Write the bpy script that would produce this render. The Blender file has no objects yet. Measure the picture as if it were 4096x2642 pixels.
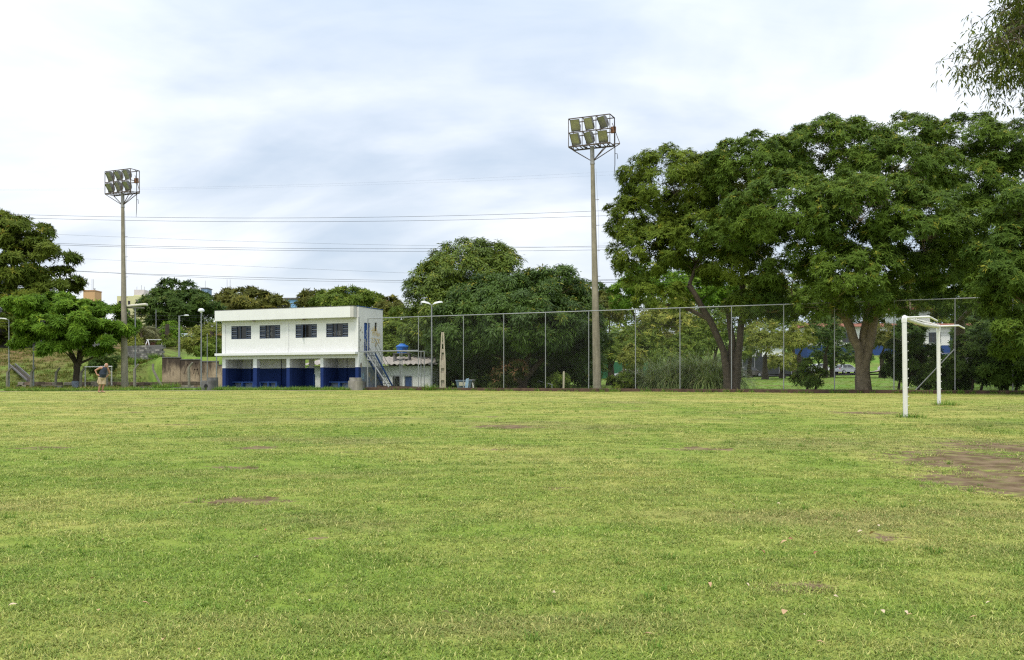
import bpy, bmesh, math, random
import numpy as np
from mathutils import Vector, Matrix

scn = bpy.context.scene
COL = scn.collection
R = math.radians

# ------------------------------------------------------------------ camera, sky, sun, exposure
F, CX, HY, CAMZ = 3738.0, 2048.0, 1540.0, 1.5      # focal length and vanishing point in photo pixels; lens height
cam = bpy.data.cameras.new('camera'); cam_o = bpy.data.objects.new('camera', cam); COL.objects.link(cam_o)
cam_o.location = (0, 0, CAMZ); cam_o.rotation_euler = (R(90), 0, 0)
cam.sensor_width = 36; cam.lens = F / 4096 * 36; cam.shift_y = (HY - 1321) / 4096
cam.clip_start = 0.1; cam.clip_end = 4000
scn.camera = cam_o

SUN_EL, SUN_AZ = 64, 196          # azimuth: where the sun stands, clockwise from +Y
w = bpy.data.worlds.new('World'); scn.world = w; w.use_nodes = True
nt = w.node_tree; nt.nodes.clear()
def wn(t, **k):
    n = nt.nodes.new(t)
    for a, b in k.items(): setattr(n, a, b)
    return n
def wl(a, b): nt.links.new(a, b)
out = wn('ShaderNodeOutputWorld')
sky = wn('ShaderNodeTexSky', sky_type='NISHITA', sun_disc=False, sun_elevation=R(SUN_EL), sun_rotation=R(SUN_AZ))
bg1 = wn('ShaderNodeBackground'); bg1.inputs[1].default_value = 0.11
wl(sky.outputs[0], bg1.inputs[0])
tc = wn('ShaderNodeTexCoord'); sp = wn('ShaderNodeSeparateXYZ'); wl(tc.outputs['Generated'], sp.inputs[0])
def wm(op, a, b=None, c=None, clamp=False):
    n = wn('ShaderNodeMath', operation=op, use_clamp=clamp)
    for i, v in enumerate((a, b, c)):
        if v is None: continue
        if isinstance(v, (int, float)): n.inputs[i].default_value = v
        else: wl(v, n.inputs[i])
    return n.outputs[0]
den = wm('ADD', wm('MAXIMUM', sp.outputs[2], 0.0), 0.26)
cv = wn('ShaderNodeCombineXYZ'); wl(wm('DIVIDE', sp.outputs[0], den), cv.inputs[0]); wl(wm('DIVIDE', sp.outputs[1], den), cv.inputs[1])
BIGS, BIGO, BIGR = .75, (4.1, 6.6, 0), .3
def cloud(scale, off, sx, sy, rot, detail=7, rough=.55, dist=.3):
    mp = wn('ShaderNodeMapping'); mp.inputs['Location'].default_value = off
    mp.inputs['Scale'].default_value = (sx, sy, 1); mp.inputs['Rotation'].default_value = (0, 0, rot); wl(cv.outputs[0], mp.inputs[0])
    n = wn('ShaderNodeTexNoise'); n.inputs['Scale'].default_value = scale; n.inputs['Detail'].default_value = detail
    n.inputs['Roughness'].default_value = rough; n.inputs['Distortion'].default_value = dist
    wl(mp.outputs[0], n.inputs[0]); return n.outputs[0]
def wmap(v, a, b, c=0.0, d=1.0):
    n = wn('ShaderNodeMapRange', interpolation_type='SMOOTHSTEP'); wl(v, n.inputs[0])
    for i, x in enumerate((a, b, c, d)): n.inputs[i + 1].default_value = x
    return n.outputs[0]
big = wmap(cloud(BIGS, BIGO, 1.0, 1.3, BIGR, 6, .50, .7), .37, .60)
small = wmap(cloud(2.4, (0.4, 7.2, 0), .8, 1.2, .2, 6, .48, .5), .34, .72)
wisp = wmap(cloud(5.0, (4.4, 2.2, 0), .6, 1.5, .1, 8, .6, .6), .36, .70)
shade = wm('ADD', wm('ADD', wm('MULTIPLY', big, .68), wm('MULTIPLY', small, .30)), wm('MULTIPLY', wisp, .08), clamp=True)
mixc = wn('ShaderNodeMix', data_type='RGBA'); wl(shade, mixc.inputs[0])
mixc.inputs[6].default_value = (.87, .88, .90, 1); mixc.inputs[7].default_value = (.45, .53, .635, 1)
lift = wmap(sp.outputs[2], 0.0, .9, .88, 1.42)         # overcast sky: brighter toward the zenith
vm = wn('ShaderNodeVectorMath', operation='SCALE'); wl(mixc.outputs[2], vm.inputs[0]); wl(lift, vm.inputs[3])
bg2 = wn('ShaderNodeBackground'); wl(vm.outputs[0], bg2.inputs[0]); bg2.inputs[1].default_value = 1.0
mx = wn('ShaderNodeMixShader'); mx.inputs[0].default_value = .86
wl(bg1.outputs[0], mx.inputs[1]); wl(bg2.outputs[0], mx.inputs[2]); wl(mx.outputs[0], out.inputs[0])

sun = bpy.data.lights.new('sun', 'SUN'); sun.energy = 1.5; sun.angle = R(12); sun.color = (1, .93, .82)
sun_o = bpy.data.objects.new('sun', sun); COL.objects.link(sun_o)
sd = Vector((math.sin(R(SUN_AZ)) * math.cos(R(SUN_EL)), math.cos(R(SUN_AZ)) * math.cos(R(SUN_EL)), math.sin(R(SUN_EL))))
sun_o.rotation_euler = sd.to_track_quat('Z', 'Y').to_euler(); sun_o.location = sd * 80
vs = scn.view_settings; vs.view_transform = 'Standard'; vs.look = 'None'; vs.gamma = 1; vs.exposure = 0.56
scn.cycles.max_bounces = 6; scn.cycles.transparent_max_bounces = 6; scn.cycles.use_denoising = False
scn.cycles.diffuse_bounces = 1; scn.cycles.filter_width = 1.25

# ------------------------------------------------------------------ helpers
rnd = random.Random(5)
def at(px, py, Y): return Vector(((px - CX) * Y / F, Y, CAMZ + (HY - py) * Y / F))
def pxx(px, Y): return (px - CX) * Y / F
def pm(px, Y): return px * Y / F            # photo pixels -> metres at distance Y

MATS = {}
def mat(name, col, rough=.85, var=.18, scale=4.0, bump=0.0, metal=0.0, col2=None, streak=0.0, streak_col=(.12, .10, .08), bscale=None, spec=.35, coat=0.0):
    """procedural surface: colour + two noises, vertical dirt streaks, bump"""
    if name in MATS: return MATS[name]
    m = bpy.data.materials.new(name); m.use_nodes = True; t = m.node_tree; b = t.nodes['Principled BSDF']
    b.inputs['Roughness'].default_value = rough; b.inputs['Metallic'].default_value = metal
    b.inputs['Specular IOR Level'].default_value = spec; b.inputs['Coat Weight'].default_value = coat
    tc = t.nodes.new('ShaderNodeTexCoord')
    n1 = t.nodes.new('ShaderNodeTexNoise'); n1.inputs['Scale'].default_value = scale; n1.inputs['Detail'].default_value = 6; n1.inputs['Roughness'].default_value = .62
    t.links.new(tc.outputs['Object'], n1.inputs[0])
    mr = t.nodes.new('ShaderNodeMapRange'); mr.inputs[1].default_value = .3; mr.inputs[2].default_value = .7
    t.links.new(n1.outputs[0], mr.inputs[0])
    mxn = t.nodes.new('ShaderNodeMix'); mxn.data_type = 'RGBA'; t.links.new(mr.outputs[0], mxn.inputs[0])
    c2 = col2 or tuple(min(1, c * (1 + var)) for c in col); c1 = col if col2 else tuple(c * (1 - var) for c in col)
    mxn.inputs[6].default_value = (*c1, 1); mxn.inputs[7].default_value = (*c2, 1)
    last = mxn.outputs[2]
    if streak:
        mp = t.nodes.new('ShaderNodeMapping'); mp.inputs['Scale'].default_value = (5, 5, .35); t.links.new(tc.outputs['Object'], mp.inputs[0])
        n2 = t.nodes.new('ShaderNodeTexNoise'); n2.inputs['Scale'].default_value = 1.4; n2.inputs['Detail'].default_value = 8; n2.inputs['Roughness'].default_value = .7
        t.links.new(mp.outputs[0], n2.inputs[0])
        m2 = t.nodes.new('ShaderNodeMapRange'); m2.inputs[1].default_value = .48; m2.inputs[2].default_value = .78; m2.inputs[4].default_value = streak
        t.links.new(n2.outputs[0], m2.inputs[0])
        m3 = t.nodes.new('ShaderNodeMix'); m3.data_type = 'RGBA'; t.links.new(m2.outputs[0], m3.inputs[0])
        t.links.new(last, m3.inputs[6]); m3.inputs[7].default_value = (*streak_col, 1); last = m3.outputs[2]
    t.links.new(last, b.inputs['Base Color'])
    if bump:
        n3 = t.nodes.new('ShaderNodeTexNoise'); n3.inputs['Scale'].default_value = bscale or scale * 6; n3.inputs['Detail'].default_value = 5
        t.links.new(tc.outputs['Object'], n3.inputs[0])
        bp = t.nodes.new('ShaderNodeBump'); bp.inputs['Strength'].default_value = bump; bp.inputs['Distance'].default_value = .02
        t.links.new(n3.outputs[0], bp.inputs['Height']); t.links.new(bp.outputs[0], b.inputs['Normal'])
    MATS[name] = m; return m

def tag(o, label=None, cat=None, group=None, kind=None):
    if label: o['label'] = label
    if cat: o['category'] = cat
    if group: o['group'] = group
    if kind: o['kind'] = kind
    return o
def thing(name, label, cat, loc=(0, 0, 0), rz=0.0, group=None):
    o = bpy.data.objects.new(name, None); COL.objects.link(o); o.empty_display_size = .2
    o.location = loc; o.rotation_euler = (0, 0, rz)
    return tag(o, label, cat, group)
def copy_tree(o, parent=None):
    c = o.copy(); COL.objects.link(c); c.parent = parent
    for ch in list(o.children): copy_tree(ch, c)
    return c

class MB:
    """collects polygons; build() links them as one mesh object"""
    def __init__(s): s.v = []; s.f = []
    def poly(s, pts):
        k = len(s.v); s.v += [tuple(p) for p in pts]; s.f.append(tuple(range(k, k + len(pts)))); return s
    def hexa(s, p):                      # 8 points: bottom ring 0-3, top ring 4-7
        k = len(s.v); s.v += [tuple(q) for q in p]
        for f in ((0, 3, 2, 1), (4, 5, 6, 7), (0, 1, 5, 4), (1, 2, 6, 5), (2, 3, 7, 6), (3, 0, 4, 7)): s.f.append(tuple(k + i for i in f))
        return s
    def box(s, x0, x1, y0, y1, z0, z1):
        return s.hexa([(x0, y0, z0), (x1, y0, z0), (x1, y1, z0), (x0, y1, z0), (x0, y0, z1), (x1, y0, z1), (x1, y1, z1), (x0, y1, z1)])
    def bar(s, a, b, wx, wz=None):       # square bar from a to b
        a, b = Vector(a), Vector(b); d = (b - a).normalized(); wz = wz or wx
        u = Vector((0, 0, 1)) if abs(d.z) < .9 else Vector((0, 1, 0))
        x = d.cross(u).normalized() * wx / 2; y = x.cross(d).normalized() * wz / 2
        return s.hexa([a - x - y, a + x - y, a + x + y, a - x + y, b - x - y, b + x - y, b + x + y, b - x + y])
    def tube(s, pts, rad, n=8, caps=True):
        pts = [Vector(p) for p in pts]
        if not hasattr(rad, '__len__'): rad = [rad] * len(pts)
        k = len(s.v); ref = None
        for i, p in enumerate(pts):
            d = (pts[min(i + 1, len(pts) - 1)] - pts[max(i - 1, 0)])
            d = d.normalized() if d.length > 1e-9 else Vector((0, 0, 1))
            if ref is None: ref = d.orthogonal().normalized()
            ref = (ref - d * ref.dot(d)); ref = ref.normalized() if ref.length > 1e-6 else d.orthogonal().normalized()
            bi = d.cross(ref)
            for j in range(n):
                a = 2 * math.pi * j / n
                s.v.append(tuple(p + (ref * math.cos(a) + bi * math.sin(a)) * rad[i]))
        for i in range(len(pts) - 1):
            for j in range(n):
                s.f.append((k + i * n + j, k + i * n + (j + 1) % n, k + (i + 1) * n + (j + 1) % n, k + (i + 1) * n + j))
        if caps:
            s.f.append(tuple(k + j for j in range(n))[::-1]); q = k + (len(pts) - 1) * n; s.f.append(tuple(q + j for j in range(n)))
        return s
    def lathe(s, prof, c=(0, 0, 0), n=20):
        k = len(s.v)
        for r, z in prof:
            for j in range(n):
                a = 2 * math.pi * j / n; s.v.append((c[0] + r * math.cos(a), c[1] + r * math.sin(a), c[2] + z))
        for i in range(len(prof) - 1):
            for j in range(n):
                s.f.append((k + i * n + j, k + i * n + (j + 1) % n, k + (i + 1) * n + (j + 1) % n, k + (i + 1) * n + j))
        return s
    def loft(s, rings, closed=True):
        k = len(s.v); n = len(rings[0])
        for r in rings: s.v += [tuple(p) for p in r]
        for i in range(len(rings) - 1):
            for j in range(n if closed else n - 1):
                s.f.append((k + i * n + j, k + i * n + (j + 1) % n, k + (i + 1) * n + (j + 1) % n, k + (i + 1) * n + j))
        if closed: s.f.append(tuple(k + j for j in range(n))[::-1]); q = k + (len(rings) - 1) * n; s.f.append(tuple(q + j for j in range(n)))
        return s
    def ell(s, c, r, nu=12, nv=8):
        rings = []
        for i in range(1, nv):
            t = math.pi * i / nv
            rings.append([(c[0] + r[0] * math.sin(t) * math.cos(2 * math.pi * j / nu), c[1] + r[1] * math.sin(t) * math.sin(2 * math.pi * j / nu), c[2] - r[2] * math.cos(t)) for j in range(nu)])
        return s.loft(rings)
    def mesh(s, name):
        m = bpy.data.meshes.new(name); m.from_pydata(s.v, [], s.f); m.update(); return m
    def build(s, name, m, parent=None, smooth=False, bevel=0.0):
        me = s.mesh(name); o = bpy.data.objects.new(name, me); COL.objects.link(o)
        if m: me.materials.append(m)
        if parent: o.parent = parent
        if smooth:
            me.polygons.foreach_set('use_smooth', [True] * len(me.polygons))
            me.set_sharp_from_angle(angle=R(40))
        if bevel:
            b = o.modifiers.new('bevel', 'BEVEL'); b.width = bevel; b.segments = 2; b.limit_method = 'ANGLE'
        return o

def np_mesh(name, V, Q, m, parent=None, tint=None, smooth=False):
    """mesh of quads (or triangles) from arrays, with an optional per-face tint"""
    V = np.ascontiguousarray(V, dtype=np.float32).reshape(-1, 3); Q = np.ascontiguousarray(Q, dtype=np.int32); k = Q.shape[1]
    me = bpy.data.meshes.new(name); me.vertices.add(len(V)); me.vertices.foreach_set('co', V.ravel())
    me.loops.add(Q.size); me.loops.foreach_set('vertex_index', Q.ravel())
    me.polygons.add(len(Q)); me.polygons.foreach_set('loop_start', np.arange(0, Q.size, k, dtype=np.int32))
    me.update(calc_edges=True)
    if tint is not None:
        a = me.attributes.new('tint', 'FLOAT', 'FACE'); a.data.foreach_set('value', np.ascontiguousarray(tint, dtype=np.float32))
    if smooth: me.polygons.foreach_set('use_smooth', np.ones(len(Q), dtype=bool))
    if m: me.materials.append(m)
    o = bpy.data.objects.new(name, me); COL.objects.link(o)
    if parent: o.parent = parent
    return o

def smst(a, b, x):
    t = np.clip((np.asarray(x, float) - a) / (b - a), 0, 1); return t * t * (3 - 2 * t)

# ------------------------------------------------------------------ terrain
_gy = np.array([-200, -40, 0, 10, 22.4, 28.7, 40, 52, 60, 66, 75, 2000.])
_gz = np.array([-.8, -.3, 0, .36, .72, .88, .98, 1.05, 1.10, 1.16, 1.30, 1.30])
_fy = np.linspace(-200, 120, 6401); _f0 = np.interp(_fy, _gy, _gz)
_ker = np.hanning(101); _ker /= _ker.sum(); _f1 = np.convolve(np.pad(_f0, 50, mode='edge'), _ker, 'valid')
def g(x, y):
    x = np.asarray(x, float); y = np.asarray(y, float)
    base = np.interp(y, _fy, _f1)
    base = base - smst(-20, -34, x) * smst(40, 60, y) * .06
    park = (y - 66) * .0145 + np.maximum(0, x) * .012 * smst(70, 120, y)
    park = np.where(y > 66, 1.16 + park, base)
    park = park + smst(161, 172, y) * smst(40, 60, x) * 3.4 + smst(165, 500, y) * 16
    y0 = 88.0 - 8.5 * smst(-33.2, -37, x); y1 = 88.7 + 7.0 * smst(-33.2, -37, x)
    left = base + smst(0, 1, (y - y0) / (y1 - y0)) * (2.9 + .9 * smst(-37, -42, x)) + smst(92, 128, y) * 1.5 + smst(140, 600, y) * 30
    wl_ = smst(-6, -20, x) * smst(64, 74, y)
    z = np.where(y > 64, park * (1 - wl_) + left * wl_, base)
    dip = smst(-19, -17, x) * smst(-1.5, -4, x) * smst(68.2, 71.0, y + .35 * (x + 10)) * smst(84, 79, y)
    z = z - 1.0 * dip
    z = z + .018 * np.sin(x * .9 + 1.3 * np.sin(y * .23)) * np.sin(y * .7) * smst(2, 8, y)
    return z
def gz(x, y): return float(g(x, y))
def ground_hit(px, py):
    """where the photo ray through a pixel of the pitch meets the ground"""
    lo, hi = 1.0, 75.0
    for _ in range(50):
        m = (lo + hi) / 2
        if CAMZ + (HY - py) * m / F > gz((px - CX) * m / F, m): lo = m
        else: hi = m
    return ((px - CX) * lo / F, lo)

# ------------------------------------------------------------------ turf colour (shared by soil sheet and blades)
SOIL = []      # bare patches: centre x, y, half sizes, strength
for px, py, rx, ry, k in ((955, 2003, 170, 14, 1.3), (190, 1793, 110, 7, 1.1), (1015, 1793, 95, 7, 1.2), (930, 1872, 130, 9, 1.0), (2030, 1709, 130, 8, 1.3),
                          (1990, 1800, 100, 6, .8), (2800, 1797, 120, 8, 1.2), (2220, 1953, 75, 5, .8), (1280, 2155, 90, 6, .5), (4020, 1790, 170, 18, 1.5), (3960, 1850, 230, 36, 1.7),
                          (4060, 1935, 240, 44, 1.7), (3790, 1775, 70, 7, .9), (3470, 1653, 160, 6, 1.1), (3200, 2350, 170, 20, 1.1), (3560, 2150, 160, 22, .6), (1420, 1810, 70, 5, .7),
                          (1960, 1668, 90, 3, .7), (560, 1650, 180, 5, .5), (2540, 1645, 60, 3, .5), (700, 1700, 160, 5, .5)):
    X, Y = ground_hit(px, py); Xa, Ya = ground_hit(px, py - ry); Xb, Yb = ground_hit(px, py + ry)
    SOIL.append((X, (Ya + Yb) / 2, pm(rx, Y), max(.15, (Ya - Yb) / 2), k))

def turf(t):
    N = t.nodes.new; L = t.links.new
    geo = N('ShaderNodeNewGeometry'); pos = geo.outputs['Position']
    sep = N('ShaderNodeSeparateXYZ'); L(pos, sep.inputs[0]); x, y = sep.outputs[0], sep.outputs[1]
    def M(op, a, b=None, c=None, clamp=False):
        n = N('ShaderNodeMath'); n.operation = op; n.use_clamp = clamp
        for i, v in enumerate((a, b, c)):
            if v is None: continue
            if isinstance(v, (int, float)): n.inputs[i].default_value = v
            else: L(v, n.inputs[i])
        return n.outputs[0]
    def noise(sc, sx=1, sy=1, det=4, rot=0.0, rough=.6, off=0.0):
        mp = N('ShaderNodeMapping'); mp.inputs['Scale'].default_value = (sx, sy, 0); mp.inputs['Rotation'].default_value = (0, 0, rot); mp.inputs['Location'].default_value = (off, off, 0)
        L(pos, mp.inputs[0])
        n = N('ShaderNodeTexNoise'); n.inputs['Scale'].default_value = sc; n.inputs['Detail'].default_value = det; n.inputs['Roughness'].default_value = rough
        L(mp.outputs[0], n.inputs[0]); return n.outputs[0]
    def mr(v, a, b, c=0.0, d=1.0):
        n = N('ShaderNodeMapRange'); n.interpolation_type = 'SMOOTHSTEP'; L(v, n.inputs[0])
        for i, q in enumerate((a, b, c, d)): n.inputs[i + 1].default_value = q
        return n.outputs[0]
    def mix(f, a, b):
        n = N('ShaderNodeMix'); n.data_type = 'RGBA'
        if isinstance(f, float): n.inputs[0].default_value = f
        else: L(f, n.inputs[0])
        for i, v in ((6, a), (7, b)):
            if isinstance(v, tuple): n.inputs[i].default_value = (*v, 1)
            else: L(v, n.inputs[i])
        return n.outputs[2]
    big = noise(.13, det=3); mid = noise(.55, det=5, off=9); fine = noise(5, det=5); tiny = noise(45, det=3, rough=.7)
    mow = noise(.5, .18, 1.6, 5, .30); mow2 = noise(1.1, .12, 2.2, 4, -.12, off=4)
    dry = M('ADD', M('MULTIPLY', mr(y, 4, 46), .40), M('MULTIPLY', mr(big, .36, .64), .45))
    dry = M('ADD', dry, M('MULTIPLY', mr(mow, .36, .68), .36)); dry = M('ADD', dry, M('MULTIPLY', mr(mow2, .4, .66), .20))
    lines = noise(1.0, .04, 1.7, 5, .06, off=15, rough=.7); dry = M('ADD', dry, M('MULTIPLY', M('MULTIPLY', M('SUBTRACT', lines, .5), mr(y, 14, 34)), 1.5))
    runs = noise(.75, 1.5, .07, 4, -.10, off=25); dry = M('ADD', dry, M('MULTIPLY', M('MULTIPLY', M('SUBTRACT', runs, .5), mr(x, -.5, 4.5)), 1.3))
    dry = M('ADD', dry, M('MULTIPLY', mr(mid, .32, .70), .36)); dry = M('ADD', dry, M('MULTIPLY', mr(fine, .35, .7), .20)); dry = M('ADD', dry, -.44, clamp=True)
    col = mix(dry, (.225, .315, .045), (.48, .44, .13))
    # worn olive-brown thatch
    worn = mr(noise(.3, .5, 1.3, 6, .1, off=21), .50, .70, 0, .6); col = mix(worn, col, (.27, .225, .095))
    col = mix(mr(tiny, .40, .62, .0, .45), mix(1.0, col, col), (.10, .12, .03))
    # park lawn past the pitch
    edge = M('MINIMUM', M('MULTIPLY_ADD', x, -.47, 59.9), 62.9)
    past = mr(M('SUBTRACT', y, edge), 0.0, .5)
    lawn = mix(mr(mid, .3, .7), (.125, .26, .035), (.22, .31, .06))
    lawn = mix(mr(noise(.22, det=6, off=3), .44, .66, 0, .7), lawn, (.20, .16, .07))
    lawn = mix(M('MULTIPLY', M('MULTIPLY', mr(x, -30, -36), mr(y, 79, 83)), mr(noise(.8, det=6, off=13), .35, .65, .15, .75)), lawn, (.115, .10, .04))
    lawn = mix(mr(fine, .42, .68, 0, .45), lawn, (.07, .11, .03))
    bank = M('MULTIPLY', mr(x, -38, -47), mr(y, 82, 92)); bank = M('MULTIPLY', bank, mr(noise(.5, det=6, off=7), .33, .6, 0, .85))
    lawn = mix(bank, lawn, (.20, .115, .06))
    col = mix(past, col, lawn)
    # trodden strip along the pitch edge
    d = M('SUBTRACT', y, 61.6); d = M('ADD', d, M('MULTIPLY', M('SUBTRACT', mid, .5), 1.2))
    strip = M('MULTIPLY', M('MULTIPLY', mr(d, -.4, .1), mr(d, 1.5, .9)), mr(x, -9.5, -12)); strip = M('MULTIPLY', strip, mr(fine, .25, .5, .45, .95))
    col = mix(strip, col, mix(mid, (.24, .20, .15), (.16, .13, .10)))
    # bare patches with ragged edges
    rag = noise(4.0, 1, 1.0, 9, off=31, rough=.78); tot = None
    for cx, cy, rx, ry, k in SOIL:
        a = M('MULTIPLY', M('SUBTRACT', x, cx), 1 / rx); b = M('MULTIPLY', M('SUBTRACT', y, cy), 1 / ry)
        q = M('SUBTRACT', k, M('SQRT', M('ADD', M('MULTIPLY', a, a), M('MULTIPLY', b, b)))); tot = q if tot is None else M('MAXIMUM', tot, q)
    soil = mr(M('ADD', tot, M('MULTIPLY', M('SUBTRACT', rag, .5), 6.5)), .05, .40)
    soil = M('MULTIPLY', M('MULTIPLY', soil, mr(tot, -.9, -.2)), mr(fine, .25, .55, .45, .95))
    soilcol = mix(mr(noise(3, det=6), .35, .65), (.11, .066, .040), (.24, .165, .105))
    return col, soil, soilcol, fine, tiny, mix, M

def ground_mat():
    m = bpy.data.materials.new('turf_ground'); m.use_nodes = True; t = m.node_tree; b = t.nodes['Principled BSDF']
    col, soil, soilcol, fine, tiny, mix, M = turf(t)
    t.links.new(mix(soil, col, soilcol), b.inputs['Base Color']); b.inputs['Roughness'].default_value = .95; b.inputs['Specular IOR Level'].default_value = .1
    bp = t.nodes.new('ShaderNodeBump'); bp.inputs['Strength'].default_value = .7; bp.inputs['Distance'].default_value = .04
    t.links.new(M('ADD', fine, M('MULTIPLY', tiny, .5)), bp.inputs['Height']); t.links.new(bp.outputs[0], b.inputs['Normal'])
    return m
def blade_mat():
    m = bpy.data.materials.new('turf_blades'); m.use_nodes = True; t = m.node_tree; b = t.nodes['Principled BSDF']
    col, soil, soilcol, fine, tiny, mix, M = turf(t)
    oi = t.nodes.new('ShaderNodeObjectInfo'); hs = t.nodes.new('ShaderNodeHueSaturation')
    at_ = t.nodes.new('ShaderNodeAttribute'); at_.attribute_name = 'tint'
    v = M('ADD', M('MULTIPLY', oi.outputs['Random'], .5), M('MULTIPLY', at_.outputs['Fac'], .6))
    c2 = mix(M('MULTIPLY', M('GREATER_THAN', at_.outputs['Fac'], .90), .6), col, (.48, .43, .17))
    c2 = mix(M('MULTIPLY', M('LESS_THAN', at_.outputs['Fac'], .3), .55), c2, (.14, .26, .035))
    t.links.new(c2, hs.inputs['Color']); t.links.new(M('ADD', v, .78), hs.inputs['Value']); t.links.new(hs.outputs[0], b.inputs['Base Color'])
    b.inputs['Roughness'].default_value = .6; b.inputs['Specular IOR Level'].default_value = .25
    tr = t.nodes.new('ShaderNodeBsdfTranslucent'); t.links.new(hs.outputs[0], tr.inputs[0])
    ms = t.nodes.new('ShaderNodeMixShader'); ms.inputs[0].default_value = .25; o = t.nodes['Material Output']
    t.links.new(b.outputs[0], ms.inputs[1]); t.links.new(tr.outputs[0], ms.inputs[2]); t.links.new(ms.outputs[0], o.inputs[0])
    return m
GROUND, BLADE = ground_mat(), blade_mat()

def axis(lo, hi, step, far_lo, far_hi):
    a = list(np.arange(lo, hi + 1e-6, step)); s = step
    while a[-1] < far_hi: s *= 1.25; a.append(a[-1] + s)
    s = step
    while a[0] > far_lo: s *= 1.25; a.insert(0, a[0] - s)
    return np.array(a)
gx = axis(-60, 70, .8, -900, 900); gyy = axis(-10, 100, .55, -120, 1600)
XX, YY = np.meshgrid(gx, gyy); ZZ = g(XX, YY); nx, ny = len(gx), len(gyy)
ii, jj = np.meshgrid(np.arange(nx - 1), np.arange(ny - 1)); k0 = (jj * nx + ii).ravel()
ground = np_mesh('ground', np.stack([XX, YY, ZZ], -1), np.stack([k0, k0 + 1, k0 + 1 + nx, k0 + nx], -1), GROUND, smooth=True)
tag(ground, kind='structure')

# ------------------------------------------------------------------ short turf blades (stuff)
def tuft_proto(name, n, spread, lmin, lmax, wid, seed):
    r = np.random.default_rng(seed); V = []; Q = []; T = []
    for i in range(n):
        a = r.uniform(0, 2 * math.pi); rad = spread * math.sqrt(r.uniform()); b = np.array([rad * math.cos(a), rad * math.sin(a), -.005])
        h = r.uniform(0, 2 * math.pi); lean = r.uniform(.55, 1.7); ln = r.uniform(lmin, lmax); wd = wid * r.uniform(.7, 1.3)
        d = np.array([math.cos(h), math.sin(h), 0]); s = np.array([-math.sin(h), math.cos(h), 0]); k = len(V); p = b.copy(); tl = lean * .45
        for q in range(4):
            ww = wd * (1, .95, .7, .08)[q] / 2
            V += [p - s * ww, p + s * ww]
            p = p + (d * math.sin(tl) + np.array([0, 0, math.cos(tl)])) * ln / 3; tl = min(tl + lean * .42, 1.75)
        Q += [(k + 2 * q, k + 2 * q + 1, k + 2 * q + 3, k + 2 * q + 2) for q in range(3)]; T += [r.uniform()] * 3
    V = np.array(V); V[:, 2] = np.maximum(V[:, 2], -.004 + .004 * r.uniform(size=len(V)))
    o = np_mesh(name, V, np.array(Q), BLADE, tint=np.array(T)); COL.objects.unlink(o); return o
PROTO = [tuft_proto('turf_tuft', 44, .10, .020, .052, .0046, 40 + i) for i in range(5)]

def scatter(name, P, rot, sc, protos, mat_, zmax=9.0):
    me = bpy.data.meshes.new(name); me.vertices.add(len(P)); me.vertices.foreach_set('co', np.ascontiguousarray(P, dtype=np.float32).ravel())
    for nm, arr in (('rz', rot), ('sc', sc)):
        a = me.attributes.new(nm, 'FLOAT', 'POINT'); a.data.foreach_set('value', np.ascontiguousarray(arr, dtype=np.float32))
    o = bpy.data.objects.new(name, me); COL.objects.link(o); me.materials.append(mat_)
    ng = bpy.data.node_groups.new(name, 'GeometryNodeTree')
    ng.interface.new_socket('Geometry', in_out='INPUT', socket_type='NodeSocketGeometry'); ng.interface.new_socket('Geometry', in_out='OUTPUT', socket_type='NodeSocketGeometry')
    N = ng.nodes.new; L = ng.links.new; gi = N('NodeGroupInput'); go = N('NodeGroupOutput'); ip = N('GeometryNodeInstanceOnPoints'); jn = N('GeometryNodeJoinGeometry')
    for p in protos:
        oi = N('GeometryNodeObjectInfo'); oi.inputs['Object'].default_value = p; oi.inputs['As Instance'].default_value = False
        gt = N('GeometryNodeGeometryToInstance'); L(oi.outputs['Geometry'], gt.inputs[0]); L(gt.outputs[0], jn.inputs[0])
    L(gi.outputs[0], ip.inputs['Points']); L(jn.outputs[0], ip.inputs['Instance']); ip.inputs['Pick Instance'].default_value = True
    rv = N('FunctionNodeRandomValue'); rv.data_type = 'INT'; rv.inputs['Min'].default_value = 0; rv.inputs['Max'].default_value = len(protos) - 1
    L(rv.outputs['Value'], ip.inputs['Instance Index'])
    na = N('GeometryNodeInputNamedAttribute'); na.data_type = 'FLOAT'; na.inputs['Name'].default_value = 'rz'
    cx = N('ShaderNodeCombineXYZ'); L(na.outputs['Attribute'], cx.inputs[2]); er = N('FunctionNodeEulerToRotation'); L(cx.outputs[0], er.inputs[0]); L(er.outputs[0], ip.inputs['Rotation'])
    nb = N('GeometryNodeInputNamedAttribute'); nb.data_type = 'FLOAT'; nb.inputs['Name'].default_value = 'sc'; nz = N('ShaderNodeMath'); nz.operation = 'MINIMUM'; L(nb.outputs['Attribute'], nz.inputs[0]); nz.inputs[1].default_value = zmax; sv = N('ShaderNodeCombineXYZ'); L(nb.outputs['Attribute'], sv.inputs[0]); L(nb.outputs['Attribute'], sv.inputs[1]); L(nz.outputs[0], sv.inputs[2]); L(sv.outputs[0], ip.inputs['Scale'])
    L(ip.outputs[0], go.inputs[0]); md = o.modifiers.new('scatter', 'NODES'); md.node_group = ng
    return o
rg = np.random.default_rng(11)
def soil_at(X, Y):
    t = np.full(X.shape, -9.0)
    for cx, cy, rx, ry, k in SOIL: t = np.maximum(t, k - np.sqrt(((X - cx) / rx) ** 2 + ((Y - cy) / ry) ** 2))
    return t
PP = []; SS = []
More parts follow.
